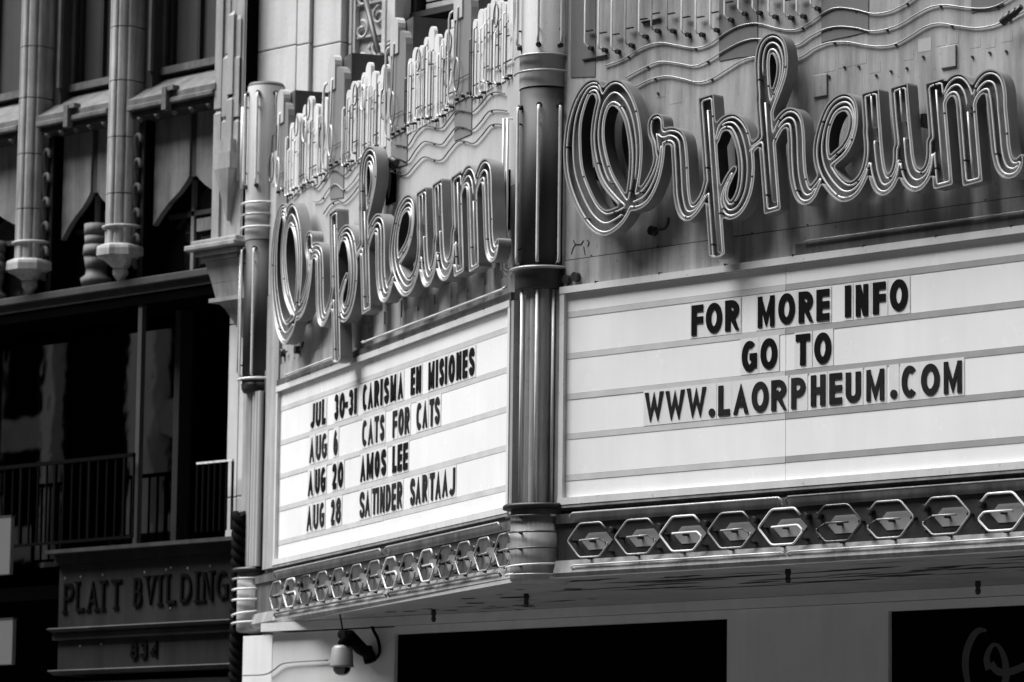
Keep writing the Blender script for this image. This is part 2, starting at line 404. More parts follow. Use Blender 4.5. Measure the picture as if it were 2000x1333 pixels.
# ---- fascia with hexagons
def fascia(fr, u0, u1, tag):
    fb = B(); OF = 0.06
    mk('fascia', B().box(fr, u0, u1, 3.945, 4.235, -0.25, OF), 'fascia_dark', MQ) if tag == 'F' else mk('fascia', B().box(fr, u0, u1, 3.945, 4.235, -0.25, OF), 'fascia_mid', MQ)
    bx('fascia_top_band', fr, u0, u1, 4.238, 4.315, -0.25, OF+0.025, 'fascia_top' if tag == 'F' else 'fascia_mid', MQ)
    mk('fascia_lower_band', B().wedge(fr, u0, u1, [(-0.25, 3.81), (OF+0.03, 3.81), (OF+0.05, 3.84), (OF+0.02, 3.942), (-0.25, 3.942)]), 'fascia_trim', MQ)
    bx('ledge', fr, u0, u1, 4.317, 4.345, -0.1, 0.02, 'socket_black', MQ)
fascia(FR, 0.29, UR, 'F'); fascia(LF, UL+0.1, -0.30, 'L')
def neon(path, r, m, parent, seg=6, closed=False): return mk('neon_tube', B().tube(path, r, seg, closed), m, parent)
def straight_neon(fr, x0, y0, x1, y1, off, m, r=0.012, hook=0.03, parent=MQ, z=None):
    a = fr.px(x0, y0, off); c = fr.px(x1, y1, off)
    if z is not None: a = (a[0], z); c = (c[0], z)
    pts = [fr.p(a[0], a[1]-hook if hook else a[1], off-0.03), fr.p(a[0]+0.01, a[1], off), fr.p(c[0]-0.01, c[1], off), fr.p(c[0], c[1]-(hook or 0), off-0.03)]
    return neon(pts, r, m, parent)
def hneon(fr, u0, u1, z, off, m, r=0.0095, hook=-0.06):
    pts = [fr.p(u0, z+hook, off-0.02), fr.p(u0, z+hook*0.3, off), fr.p(u0+0.03, z, off), fr.p(u1-0.03, z, off), fr.p(u1, z+hook*0.3, off), fr.p(u1, z+hook, off-0.02)]
    return neon(pts, r, m, MQ)
hneon(FR, FR.u(1113, 4.3, .12), FR.u(1526, 4.3, .12), 4.312, 0.12, 'tube_grey'); hneon(FR, FR.u(1534, 4.3, .12), UR-1, 4.312, 0.12, 'fascia_mid')
hneon(LF, LF.u(535, 4.3, .12), LF.u(743, 4.3, .12), 4.31, 0.12, 'tube_grey'); hneon(LF, LF.u(752, 4.3, .12), LF.u(975, 4.3, .12), 4.312, 0.12, 'tube_grey')
hneon(FR, FR.u(1114, 3.9, .12), FR.u(1530, 3.9, .12), 3.895, 0.115, 'tube_white', r=0.0065, hook=-0.03); hneon(FR, FR.u(1536, 3.9, .12), UR-1, 3.897, 0.115, 'tube_white', r=0.0065, hook=-0.03)
hneon(LF, LF.u(535, 3.9, .12), LF.u(752, 3.9, .12), 3.90, 0.12, 'tube_dark', hook=-0.03); hneon(LF, LF.u(757, 3.9, .12), LF.u(975, 3.9, .12), 3.90, 0.12, 'tube_dark', hook=-0.03)
hneon(FR, FR.u(1562, 6.2, .1), UR-1, 6.272, 0.05, 'tube_grey', 0.008, -0.02)
bx('hood_strip', FR, FR.u(1558, 6.2), UR, 6.178, 6.262, 0.012, 0.028, 'fascia_mid', MQ)
hneon(LF, LF.u(705, 6.2, .1), LF.u(982, 6.2, .1), 6.265, 0.09, 'tube_white', 0.012, 0.02)
hneon(LF, LF.u(556, 6.2, .1), LF.u(690, 6.2, .1), 6.235, 0.09, 'tube_white', 0.010, 0.0)
bx('hood_strip', LF, uL0, uL1, 6.175, 6.235, 0.012, 0.045, 'fascia_mid', MQ)

def socket(b_, fr, u, z, off, r=0.022, L_=0.05):
    p = Vector(fr.p(u, z, off)); q = Vector(fr.p(u, z, off-L_)); b_.tube([p, q], r, 8)
def hexagon(fr, cu, cz, w, h, off, flip, m, lab=None, plate=True):
    """irregular neon hexagon, open at one upper corner, its tube ending in a bar across the middle"""
    s = -1 if flip else 1
    def T(x, y): return fr.p(cu+s*x*w/2, cz+y*h/2, off)
    jit = lambda: random.uniform(-0.02, 0.02)
    hw = 0.45
    P = [(0.72, 0.62), (hw+.03, 1.0), (-hw, 1.0), (-1.0, 0.02), (-hw, -1.0), (hw, -1.0), (0.80, -0.42+jit()), (0.80, -0.24), (0.62, 0.04), (-0.45, 0.02+jit())]
    path = []
    for i, q in enumerate(P):
        q = np.array(q, float)
        if 0 < i < len(P)-1:
            a = np.array(P[i-1], float); c = np.array(P[i+1], float)
            path += [q+(a-q)*0.12, q+(a-q)*0.03+(c-q)*0.03, q+(c-q)*0.12]
        else: path.append(q)
    pl = B().slab(fr, [(cu+s*w/2*x+w*0.05, cz+h/2*y-h*0.02) for x, y in ([(0.68, 0.0), (0.38, 0.5), (-0.38, 0.5), (-0.68, 0.0), (-0.38, -0.5), (0.38, -0.5)][::(1 if s > 0 else -1)])][::-1], 0.0605, 0.066)
    hx = mk('hexagon_light', pl, 'hexagon_paint', MQ, label=lab)
    rr = 0.0095 if m == 'tube_white' else 0.008
    if m == 'tube_white': neon([T(*q) for q in path], rr, m, hx)
    else:
        neon([T(*q) for q in path[:-5]], rr, m, hx)
        bar_m = 'tube_grey' if m != 'tube_dark' else 'tube_dark'
        neon([T(0.45, 0.03), T(0.1, 0.03), T(-0.45, 0.01)], rr, bar_m, hx)
        neon([T(0.78, -0.5), T(0.72, -0.2), T(0.46, 0.02)], 0.006, 'socket_black', hx)
    sb = B()
    for q in ((0.8, 0.55), (-0.85, 0.05), (0.0, 0.0), (0.8, -0.72), (-0.1, -1.0)):
        p = T(*q); socket(sb, fr, cu+s*q[0]*w/2, cz+q[1]*h/2-0.006, off-0.01, 0.013, 0.06)
    socket(sb, fr, cu+s*0.86*w/2, cz+0.5*h/2, off-0.005, 0.026, 0.06)
    mk('socket', sb, 'socket_black', hx, kind='stuff')
hexF = [(1153, 1050, 0, 'tube_grey'), (1246, 1043, 0, 'tube_grey'), (1335, 1036, 0, 'tube_white'), (1430, 1028, 0, 'tube_grey'), (1530, 1022, 0, 'tube_white'), (1636, 1015, 1, 'tube_dark'), (1737, 1005, 1, 'tube_grey'), (1846, 999, 1, 'tube_grey'), (1956, 995, 1, 'tube_white')]
for i, (x, y, fl, m) in enumerate(hexF):
    u, z = FR.px(x, y, 0.12); hexagon(FR, u, 4.088, 0.49, 0.272, 0.13, fl, m)
u, z = FR.px(2066, 990, 0.12); hexagon(FR, u, 4.088, 0.49, 0.272, 0.13, 1, 'tube_grey')
hexL = [(540, 1160, 'tube_grey'), (567, 1154, 'tube_white'), (597, 1147, 'tube_dark'), (629, 1142, 'tube_grey'), (661, 1136, 'tube_grey'), (696, 1129, 'tube_grey'), (731, 1121, 'tube_grey'), (762, 1115, 'tube_white'), (797, 1106, 'tube_grey'), (833, 1098, 'tube_white'), (870, 1093, 'tube_dark'), (906, 1085, 'tube_grey'), (944, 1076, 'tube_grey'), (984, 1069, 'tube_grey')]
for i, (x, y, m) in enumerate(hexL):
    u, z = LF.px(x, y, 0.12); hexagon(LF, u, 4.075, 0.46, 0.27, 0.12, 0, m)
# ---- soffit
c0 = np.array(LF.p(UL+0.1, 0, 0.0)); c1 = np.array((0, 0, 0)); 
b = B(); pl = [LF.p(UL+0.05, 3.80, 0.07), (-0.07, -0.09, 3.80), (UR, -0.09, 3.80), (UR, YW+0.4, 3.80), (LF.p(UL+0.05, 3.8)[0], 3.6, 3.80)]
top = [(q[0], q[1], 3.83) for q in pl]; n = len(pl)
b.add(pl+top, [tuple(range(n-1, -1, -1)), tuple(range(n, 2*n))]+[(i, (i+1) % n, (i+1) % n+n, i+n) for i in range(n)])
mk('soffit', b, 'soffit_paint', MQ)
pb = B()
for k in range(80):
    x = random.uniform(-4.5, 6.0); y = random.uniform(0.15, 1.5)*(1 if x > 0 else 1)
    if x < 0: y += -x*0.47
    L_ = random.uniform(0.15, 1.4)*(1.0 if x > -1 else 0.35); a = random.uniform(-0.12, 0.08); wd_ = random.uniform(0.012, 0.075)
    pts = []; N = 7
    for i in range(N):
        t = i/(N-1); pts.append((x+L_*t*math.cos(a), y+L_*t*math.sin(a)-wd_*(0.3+random.random())*math.sin(math.pi*t)))
    for i in range(N-1, -1, -1):
        t = i/(N-1); pts.append((x+L_*t*math.cos(a), y+L_*t*math.sin(a)+wd_*(0.3+random.random())*math.sin(math.pi*t)+0.003))
    pb.add([(q[0], q[1], 3.797) for q in pts], [tuple(range(len(pts)))])
mk('peeling_patch', pb, 'peel_dark', MQ, kind='stuff')
def hang_socket(x, y, Y):
    d = ray(x, y); t = (3.80-CAM[2])/d[2]; P = CAM+t*d
    b = B().lathe(P[:2], [(0.0, 3.80), (0.022, 3.80), (0.026, 3.765), (0.017, 3.745), (0.024, 3.72), (0.017, 3.695), (0.0, 3.688)], 12)
    mk('bulb_socket', b, 'socket_black', MQ)
for q in ((1028, 1160), (847, 1192), (1910, 1135), (1539, 1112)): hang_socket(q[0], q[1], 0)

# ---- columns
TOW = -CF*np.array([1, 1, 0]); TOW /= np.linalg.norm(TOW); RT = CR*np.array([1, 1, 0]); RT /= np.linalg.norm(RT)
def column_tube(ax, R, s, z0, z1, m, parent, r=0.011, out=0.035, hooks=True):
    R2 = R+out; s = max(-R2*0.98, min(R2*0.98, s)); t = math.sqrt(max(R2*R2-s*s, 0)); d = RT*s+TOW*t; d1 = d/np.linalg.norm(d)
    def q(z, rr): return (ax[0]+d1[0]*rr, ax[1]+d1[1]*rr, z)
    pts = [q(z0-0.03, R), q(z0-0.01, R2), q(z0+0.04, R2), q(z1-0.04, R2), q(z1+0.01, R2), q(z1+0.02, R)] if hooks else [q(z0, R2), q(z1, R2)]
    neon(pts, r, m, parent)
    if hooks:
        sb = B()
        for z in (z0-0.04, z1+0.02):
            sb.tube([q(z, R-0.005), q(z, R+0.03)], 0.022, 8)
        for z in (z0+0.10, z1-0.12):
            sb.tube([q(z, R-0.005), q(z, R2-0.005)], 0.008, 6)
        mk('socket', sb, 'socket_black', parent, kind='stuff')
def ring_tube(ax, R, z, m, parent, r=0.011, a0=-2.0, a1=2.0, dz=0.0, hook=True):
    base = math.atan2(TOW[1], TOW[0]); N = 28; pts = []
    for k in range(N+1):
        a = base+a0+(a1-a0)*k/N; pts.append((ax[0]+R*math.cos(a), ax[1]+R*math.sin(a), z+dz*(k/N-0.5)))
    neon(pts, r, m, parent)
def px2s(x, y, ax, z):   # sideways metres from the axis
    v = np.array([ax[0], ax[1], z])-CAM; zf = v@CF; xa = 1000+FPX*(v@CR)/zf
    return (x-xa)*zf/FPX
# corner column
AX = np.array([0.015, 0.03]); 
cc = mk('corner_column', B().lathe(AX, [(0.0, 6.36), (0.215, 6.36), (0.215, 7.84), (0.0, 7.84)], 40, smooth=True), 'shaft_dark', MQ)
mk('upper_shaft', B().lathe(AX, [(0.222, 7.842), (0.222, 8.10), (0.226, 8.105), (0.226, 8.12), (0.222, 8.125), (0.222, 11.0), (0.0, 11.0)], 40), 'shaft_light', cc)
mk('lower_flange', B().lathe(AX, [(0.0, 6.16), (0.225, 6.165), (0.235, 6.18), (0.235, 6.31), (0.25, 6.33), (0.24, 6.358), (0.2, 6.362), (0.0, 6.362)], 40), 'shaft_dark', cc)
ring_tube(AX, 0.275, 6.335, 'tube_grey', cc, 0.013, -1.5, 1.45)
for x, mm in ((1012, 'tube_white'), (1052, 'tube_white'), (1094, 'tube_white')): column_tube(AX, 0.215, px2s(x-2, 0, AX, 7), 6.40, 7.66, mm, cc, 0.0135)
for x, mm in ((1013, 'tube_white'), (1053, 'tube_white'), (1099, 'tube_white')): column_tube(AX, 0.222, px2s(x-2, 0, AX, 8.5), 8.22, 10.6, mm, cc, 0.0135)
for z in (8.10, 7.965): ring_tube(AX, 0.26, z, 'tube_grey', cc, 0.011, -1.6, 1.5, 0.0)
for z in (7.80,): ring_tube(AX, 0.26, z, 'tube_dark', cc, 0.008, 0.9, 1.8, 0.0)
# fluted neck between the boards
nk = B()
nk.lathe(AX, [(0.10, 4.40), (0.10, 6.17)], 20)
for ang, rr, w in ((-0.9, 0.125, 0.05), (-0.45, 0.13, 0.045), (0.0, 0.135, 0.06), (0.5, 0.13, 0.05), (0.95, 0.12, 0.05)):
    a = math.atan2(TOW[1], TOW[0])-ang; c = (AX[0]+rr*math.cos(a), AX[1]+rr*math.sin(a))
    nk.lathe(c, [(w, 4.40), (w, 6.17)], 16)
mk('fluted_neck', nk, 'fascia_trim', cc)
for x, mm in ((1017, 'tube_white'), (1046, 'tube_white'), (1078, 'tube_white')): column_tube(AX, 0.18, px2s(x, 0, AX, 5.2), 4.42, 6.16, mm, cc, 0.013, 0.02, hooks=False)
dr = mk('drum', B().lathe(AX, [(0.0, 3.77), (0.22, 3.775), (0.25, 3.80), (0.25, 4.37), (0.0, 4.37)], 40), 'drum_metal', cc)
mk('drum_cap', B().lathe(AX, [(0.0, 4.372), (0.315, 4.374), (0.315, 4.402), (0.30, 4.412), (0.0, 4.412)], 40), 'socket_black', cc)
for z, m, a0, a1, dz in ((4.31, 'tube_dark', -1.7, 0.2, 0.0), (4.305, 'tube_white', 0.25, 1.3, -0.02), (4.18, 'tube_dark', -1.6, 1.5, 0.0), (4.05, 'tube_dark', -1.7, 1.5, 0.02), (3.915, 'tube_white', -1.5, 1.05, 0.03), (3.84, 'tube_white', -1.8, -0.9, 0.0), (3.835, 'tube_grey', -0.9, 1.5, 0.0)):
    ring_tube(AX, 0.285, z, m, cc, 0.009, a0, a1, dz)
sb = B()
for z in (4.31, 4.18, 4.05, 3.915):
    for a in (-1.0, 0.7):
        t = math.atan2(TOW[1], TOW[0])-a; sb.tube([(AX[0]+0.23*math.cos(t), AX[1]+0.23*math.sin(t), z-0.015), (AX[0]+0.275*math.cos(t), AX[1]+0.275*math.sin(t), z-0.005)], 0.013, 6)
mk('socket', sb, 'socket_black', cc, kind='stuff')
# two tall tubes standing between the side face and the corner column
for x, y0, y1, m in ((984, 232, 528, 'tube_white'), (992, 232, 524, 'tube_white')):
    a = LF.px(x, y0, 0.08); c = LF.px(x-4, y1, 0.08); neon([LF.p(a[0], a[1]+0.0, 0.04), LF.p(a[0], a[1], 0.08), LF.p(a[0], c[1], 0.08), LF.p(a[0]+0.02, c[1]-0.02, 0.04)], 0.012, m, MQ)
# left column
d = ray(508, 950); vL = LF.e*(-7.92)
AL = np.array([vL[0], vL[1]])-LF.n[:2]*0.0
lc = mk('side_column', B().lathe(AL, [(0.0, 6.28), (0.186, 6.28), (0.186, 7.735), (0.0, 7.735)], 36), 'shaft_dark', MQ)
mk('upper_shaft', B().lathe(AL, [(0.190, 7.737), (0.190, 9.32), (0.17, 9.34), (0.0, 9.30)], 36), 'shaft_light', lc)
mk('shaft_rim', B().lathe(AL, [(0.184, 9.30), (0.190, 9.33), (0.175, 9.36), (0.165, 9.33)], 36), 'fin_side', lc)
mk('lower_flange', B().lathe(AL, [(0.0, 6.18), (0.17, 6.185), (0.19, 6.22), (0.195, 6.27), (0.17, 6.285), (0.0, 6.285)], 36), 'shaft_dark', lc)
ring_tube(AL, 0.225, 6.315, 'tube_white', lc, 0.014, -1.5, 1.6)
for x, mm in ((471, 'tube_white'), (496, 'tube_white'), (538, 'tube_white')): column_tube(AL, 0.186, px2s(x, 0, AL, 7), 6.36, 7.62, mm, lc, 0.012)
for x, mm in ((478, 'tube_white'), (503, 'tube_white'), (540, 'tube_grey')): column_tube(AL, 0.190, px2s(x, 0, AL, 8.6), 8.32, 9.22, mm, lc, 0.014)
neon([(AL[0]+RT[0]*-0.24, AL[1]+RT[1]*-0.24, 9.12), (AL[0]+RT[0]*-0.24, AL[1]+RT[1]*-0.24, 8.28)], 0.014, 'tube_white', lc)
neon([(AL[0]+RT[0]*-0.23, AL[1]+RT[1]*-0.23, 7.6), (AL[0]+RT[0]*-0.235, AL[1]+RT[1]*-0.235, 6.4), (AL[0]+RT[0]*-0.20, AL[1]+RT[1]*-0.20, 6.36)], 0.010, 'tube_grey', lc)
for z, m in ((8.11, 'tube_white'), (7.99, 'tube_grey'), (7.86, 'tube_white')): ring_tube(AL, 0.225, z, m, lc, 0.012, -1.7, 1.6)
nk = B(); nk.box(LF, -8.17, -7.88, 4.42, 6.2, -0.2, 0.10)
mk('neck', nk, 'fascia_trim', lc)
nk = B()
for k, (du, ro) in enumerate(((-7.83, 0.045), (-7.75, 0.04), (-7.68, 0.03))):
    nk.lathe(LF.p(du, 0, 0.06)[:2], [(ro, 4.42), (ro, 6.18)], 14)
mk('fluted_neck', nk, 'face_metal_light', lc)
for s in (-0.0, 0.05, 0.09): column_tube(AL, 0.15, s+0.03, 4.45, 4.75, 'tube_white', lc, 0.010, 0.02, hooks=False)
mk('drum', B().lathe(AL, [(0.0, 3.76), (0.17, 3.77), (0.19, 3.79), (0.19, 4.37), (0.0, 4.37)], 36), 'drum_metal', lc)
mk('drum_cap', B().lathe(AL, [(0.0, 4.372), (0.235, 4.374), (0.235, 4.41), (0.0, 4.415)], 36), 'socket_black', lc)
for z, m, dz in ((4.30, 'tube_grey', 0.0), (4.20, 'tube_white', 0.02), (4.09, 'tube_white', 0.0), (3.97, 'tube_white', 0.09), (3.87, 'tube_white', 0.04)):
    ring_tube(AL, 0.235, z, m, lc, 0.012, -1.9, 1.9, dz)
sb = B()
for z in (4.25, 4.13, 4.0, 3.9):
    t = math.atan2(TOW[1], TOW[0])+0.75; sb.tube([(AL[0]+0.17*math.cos(t), AL[1]+0.17*math.sin(t), z), (AL[0]+0.225*math.cos(t), AL[1]+0.225*math.sin(t), z)], 0.016, 6)
mk('socket', sb, 'socket_black', lc, kind='stuff')

# ---- pipe-organ fins on the side face
def arch_poly(u0, u1, z0, z1):
    r = (u1-u0)/2; cu = (u0+u1)/2; rz = min(r, 0.16); pts = [(u0, z0), (u1, z0), (u1, z1-rz)]
    for k in range(1, 8): a = math.pi*k/8; pts.append((cu+r*math.cos(a), z1-rz+rz*math.sin(a)))
    pts.append((u0, z1-rz)); return pts
def loop_tube(fr, cu, cz, ru, rz, off, m, parent, r=0.009, stem=None, gap=0.25):
    pts = []
    if stem: pts.append(fr.p(cu, cz+stem, off-0.02)); pts.append(fr.p(cu, cz+stem-0.03, off))
    N = 20
    for k in range(N+1):
        a = math.pi/2+gap+(2*math.pi-2*gap)*k/N; pts.append(fr.p(cu+ru*math.cos(a), cz+rz*math.sin(a), off+0.01*k/N))
    return neon(pts, r, m, parent)
def zbot(x): return 375-(x-570)*0.55
fins = [  # left, right, top y
 (566, 575, 240), (576, 588, 222), (593, 601, 205), (601.5, 611, 188), (614, 623, 203), (629, 642, 190),
 (677, 685.5, 176), (686, 696, 159), (697, 703, 158), (706, 715, 142), (715.5, 726, 122), (727.5, 736.5, 139), (738, 744, 147), (745, 757, 126),
 (798.5, 805.5, 115), (806, 817, 93), (819.5, 827, 89), (830, 837, 73), (838, 849, 52), (850, 859, 67), (863, 868, 76), (868.5, 878, 58), (879, 888, 57),
 (925.5, 933, 38), (934, 944.5, 18), (946, 951, 16), (953, 958, 8), (958.5, 967, -2), (970, 980, 1), (982, 990, 4), (991, 1003, -8)]
talls = [(546.5, 567, 174, 372), (646, 677, 104, 318), (768, 797, 32, 258), (892, 925, -42, 190)]
def zmid(fr, x, y, off=0.0): return fr.px(x, y, off)
sheet = B()
prev = None
for i, (x0, x1, yt) in enumerate(fins):
    xm = (x0+x1)/2
    u0 = LF.px(x0, yt+20)[0]; u1 = LF.px(x1, yt+20)[0]; zt_ = LF.px(xm, yt)[1]
    zb = LF.px(xm, zbot(xm))[1]-0.05
    fo = mk('fin', B().slab(LF, arch_poly(u0, u1, zb-0.01, zt_), -0.03, 0.004+0.003*(i % 3)), 'fin_white', MQ)
    sbk = B(); w = u1-u0; ztt = zt_-0.16
    ms = (('tube_white', 'tube_dark'), ('tube_grey', 'tube_dark'), ('tube_dark', 'tube_grey'), ('tube_white', 'tube_grey'), ('tube_dark', 'tube_white'))[(i*3) % 5]
    if i < 2: ms = ('tube_white', 'tube_white')
    zbb0 = zb+random.uniform(-0.06, 0.07)
    for j, (uu, mm) in enumerate(((u0+0.012, ms[0]), ((u0+u1)/2+0.015, ms[1]))):
        if w < 0.11 and j: continue
        zbb = zbb0+random.uniform(-0.02, 0.03); top_ = ztt-0.10*j+random.uniform(-0.03, 0.02)
        rr = 0.009 if mm == 'tube_white' else 0.0065
        neon([LF.p(uu+0.045, zbb-0.005, 0.02), LF.p(uu+0.03, zbb-0.008, 0.04), LF.p(uu+0.008, zbb, 0.04), LF.p(uu, zbb+0.03, 0.04), LF.p(uu, top_, 0.04), LF.p(uu+0.01, top_+0.02, 0.02)], rr, mm, fo)
        socket(sbk, LF, uu+0.05, zbb-0.01, 0.04, 0.013, 0.04)
        sbk.box(LF, uu-0.01, uu+0.04, top_-0.115, top_-0.109, 0.02, 0.036)
    if i % 2 == 0: sbk.box(LF, u0-0.03, u1+0.04, zbb0+0.118, zbb0+0.124, 0.02, 0.036)
    if i in (1, 3, 8, 16, 22, 28): loop_tube(LF, u1-0.03, zt_-0.14, 0.065, 0.105, 0.035, 'tube_dark', fo, 0.0065)
    if i in (3, 10): loop_tube(LF, (u0+u1)/2-0.02, zt_-0.34, 0.075, 0.12, 0.045, 'tube_white', fo, 0.010)
    mk('socket', sbk, 'socket_black', fo, kind='stuff')
for i, (x0, x1, yt, yb) in enumerate(talls):
    xm = (x0+x1)/2; u0 = LF.px(x0, yt+40)[0]; u1 = LF.px(x1, yt+40)[0]; zt_ = LF.px(xm, yt)[1]; zb = LF.px(xm, yb)[1]
    fo = mk('tall_fin', B().slab(LF, arch_poly(u0, u1, zb-0.02 if i else 7.15, zt_-0.14), -0.05, 0.02), 'tall_fin_paint', MQ)
    mk('fin_box', B().box(LF, u0+0.02, u1-0.012, zt_-0.62, zt_-0.04, -0.42, -0.052), 'fin_side', fo)
    mk('fin_knob', B().slab(LF, arch_poly(u0+0.02, u0+0.24, zt_-0.35, zt_), -0.04, 0.035), 'face_metal_light', fo)
    a = LF.px(x0, yt+33, 0.08)
    if i: neon([LF.p(u0+0.0, zt_-0.25, 0.03), LF.p(u0-0.02, zt_-0.27, 0.05), LF.p(u0-0.04, zt_-0.32, 0.055), LF.p(u0-0.04, zb+0.08, 0.055), LF.p(u0-0.02, zb, 0.055), LF.p(u0+0.03, zb-0.04, 0.03)], 0.015 if i == 1 else 0.010, 'tube_white', fo)
    uc = u0+(u1-u0)*0.36; zc = zt_-0.85
    loop_tube(LF, uc, zc, 0.075, 0.15, 0.045, 'tube_white' if i in (0, 1) else 'tube_grey', fo, 0.009, stem=0.62)
    for q in (0.34, 0.70): neon([LF.p(u0+(u1-u0)*q, zb+0.02, 0.045), LF.p(u0+(u1-u0)*q, zc-0.16-(0 if q < 0.5 else 0.05), 0.045)], 0.008, 'tube_grey' if i else 'tube_white', fo)
    sbk = B()
    for q in (0.3, 0.66, 1.0): socket(sbk, LF, u0+(u1-u0)*q, zb-0.0, 0.05, 0.016, 0.05)
    sbk.box(LF, u0+0.02, u1+0.0, zb+0.165, zb+0.170, 0.034, 0.04)
    mk('socket', sbk, 'socket_black', fo, kind='stuff')
    # outer dark loop left of the tall fin
    loop_tube(LF, u0-0.17, zt_-0.75, 0.09, 0.15, 0.02, 'tube_dark', fo, 0.007, stem=0.36)
# the sheet behind the pipes, stepped up to the right
steps = [(UL+0.05, 567), (645, 645), (767, 767), (891, 891), (1006, 1006)]
pts = [(UL+0.12, 7.16)]
us = [LF.px(x, 250)[0] for x in (567, 645, 680, 766, 799, 891, 926, 1004)]
zs_ = [8.15, 8.55, 8.55, 8.75, 8.75, 9.0, 9.0, 9.3]
poly = [(uL1+0.12, 7.155), (uL1+0.12, 9.2)]
hs = [(1004, 60), (926, 100), (925, 100), (891, 130), (799, 150), (767, 170), (681, 210), (645, 235), (567, 270), (548, 290)]
for x, y in hs: poly.append(LF.px(x, y))
poly.append((UL+0.15, poly[-1][1])); poly.append((UL+0.15, 7.155))
mk('face_panel', B().slab(LF, poly, -0.035, 0.0), 'face_metal_light', MQ)
# dark painted stripes running down from the tall fins into the waves
for x0, x1, yt, yb0, yb1 in ((646, 672, 300, 390, 386), (765, 796, 240, 330, 322), (889, 922, 170, 276, 262)):
    zt_ = 7.9
    pl = [LF.px(x0, yb0), LF.px(x1, yb1), (LF.px(x1, yb1)[0], LF.px(x1, yt)[1]), (LF.px(x0, yb0)[0], LF.px(x0, yt)[1])]
    mk('stripe', B().slab(LF, pl, 0.0, 0.009), 'tall_fin_paint', MQ)
for x0, x1, pl in ((1115, 1163, [(1115, 152), (1163, 150), (1163, -40), (1115, -40)]), (1405, 1480, [(1405, 120), (1440, 113), (1480, 109), (1480, -40), (1405, -40)]), (1605, 1697, [(1605, 84), (1630, 77), (1660, 71), (1697, 62), (1697, -40), (1605, -40)]), (1898, 1960, [(1898, 26), (1960, 10), (1960, -40), (1898, -40)])):
    q = [FR.px(*k) for k in pl]; umin = q[0][0]; umax = max(k[0] for k in q[:-2])
    q[-1] = (umin, q[-1][1]); q[-2] = (umax, q[-2][1])
    mk('stripe', B().slab(FR, q, 0.0, 0.006), 'stripe_paint', MQ)
# ---- wavy ribs with their tubes
def wave(fr, pix, off=0.014, m='tube_grey', r=0.006):
    uv = smooth([fr.px(x, y, off) for x, y in pix], 6)
    neon([fr.p(u, z, off) for u, z in uv], r, m, MQ)
    sb = B()
    for k in range(8, len(uv)-4, 22):
        u, z = uv[k]; socket(sb, fr, u, z-0.01, off, 0.010, 0.013)
    if sb.v: mk('tube_support', sb, 'socket_black', MQ, kind='stuff')
def rib(fr, pix, th=0.012):
    uv = smooth([fr.px(x, y) for x, y in pix], 6)
    mk('wave_rib', B().ribbon(fr, uv, th, 0.0, 0.03), 'face_metal', MQ)
W1 = [(1181, 129), (1214, 117), (1253, 94), (1288, 84), (1323, 89), (1358, 94), (1386, 86), (1421, 62), (1448, 50), (1479, 46), (1514.5, 55), (1539, 59), (1559, 57), (1583.5, 43), (1611, 24), (1635, 15.5), (1670, 19), (1704, 27), (1732, 24), (1756, 14.5), (1780, 0), (1810, -25)]
W2 = [(1222, 152), (1253, 135), (1288, 121), (1323, 124), (1355, 129), (1382, 119), (1417, 97.5), (1448, 82), (1479, 76), (1520, 84), (1556, 88), (1583.5, 71), (1611, 57), (1639, 52), (1673, 55), (1701, 61.4), (1732, 57), (1759.5, 46.6), (1790.5, 27.6), (1818, 14), (1846, 10), (1877, 14), (1911, 17), (1939, 14), (1963, 3), (1990, -15)]
W3 = [(1241, 170), (1269, 156), (1300, 149), (1331, 154), (1364, 161), (1390, 154), (1421, 135), (1448, 119), (1475.5, 112), (1520, 118), (1563, 112), (1590, 95), (1618, 84), (1652.5, 82), (1687, 88), (1718, 91), (1749, 86), (1777, 71), (1808, 52), (1835.5, 46), (1870, 51), (1904, 55), (1935.5, 51), (1963, 41), (1990, 28), (2020, 10)]
for w_ in (W1, W2, W3): wave(FR, w_)
V1 = [(771, 283), (783, 284), (796.6, 285), (812, 261.5), (828, 247), (848.5, 249), (863, 250), (875, 236), (891, 217), (907, 217), (922.6, 219), (938, 205), (954, 186), (970, 180), (985.6, 184)]
V2 = [(771, 309), (783, 311), (796.6, 315), (812, 293), (828, 277), (847, 280), (863, 282), (875, 268), (891, 249), (907, 249), (922.6, 253.6), (938, 239), (954, 219), (970, 215), (990, 217)]
V3 = [(766, 336), (777.7, 340), (793, 342), (812, 321), (828, 307), (847, 312), (863, 312), (878.5, 293), (894, 276.6), (910, 277), (925.7, 280), (941.5, 264.6), (957, 246), (973, 242.6), (986, 246)]
VA = [(570, 388), (585, 373), (600, 362), (612, 366), (620, 368), (632, 352), (645, 335), (658, 334), (673, 343), (689, 324), (705, 310), (718, 306)]
VB = [(612, 394), (626, 392), (640, 372), (650, 361), (660, 362), (672, 371), (689, 356), (702, 337), (712, 331)]
VC = [(632, 418), (645, 400), (660, 392), (672, 396), (689, 380), (700, 364)]
for w_ in (V1, V2, V3, VA, VB, VC): wave(LF, w_, 0.02, 'tube_dark' if w_ is not VB else 'tube_grey', 0.0065)
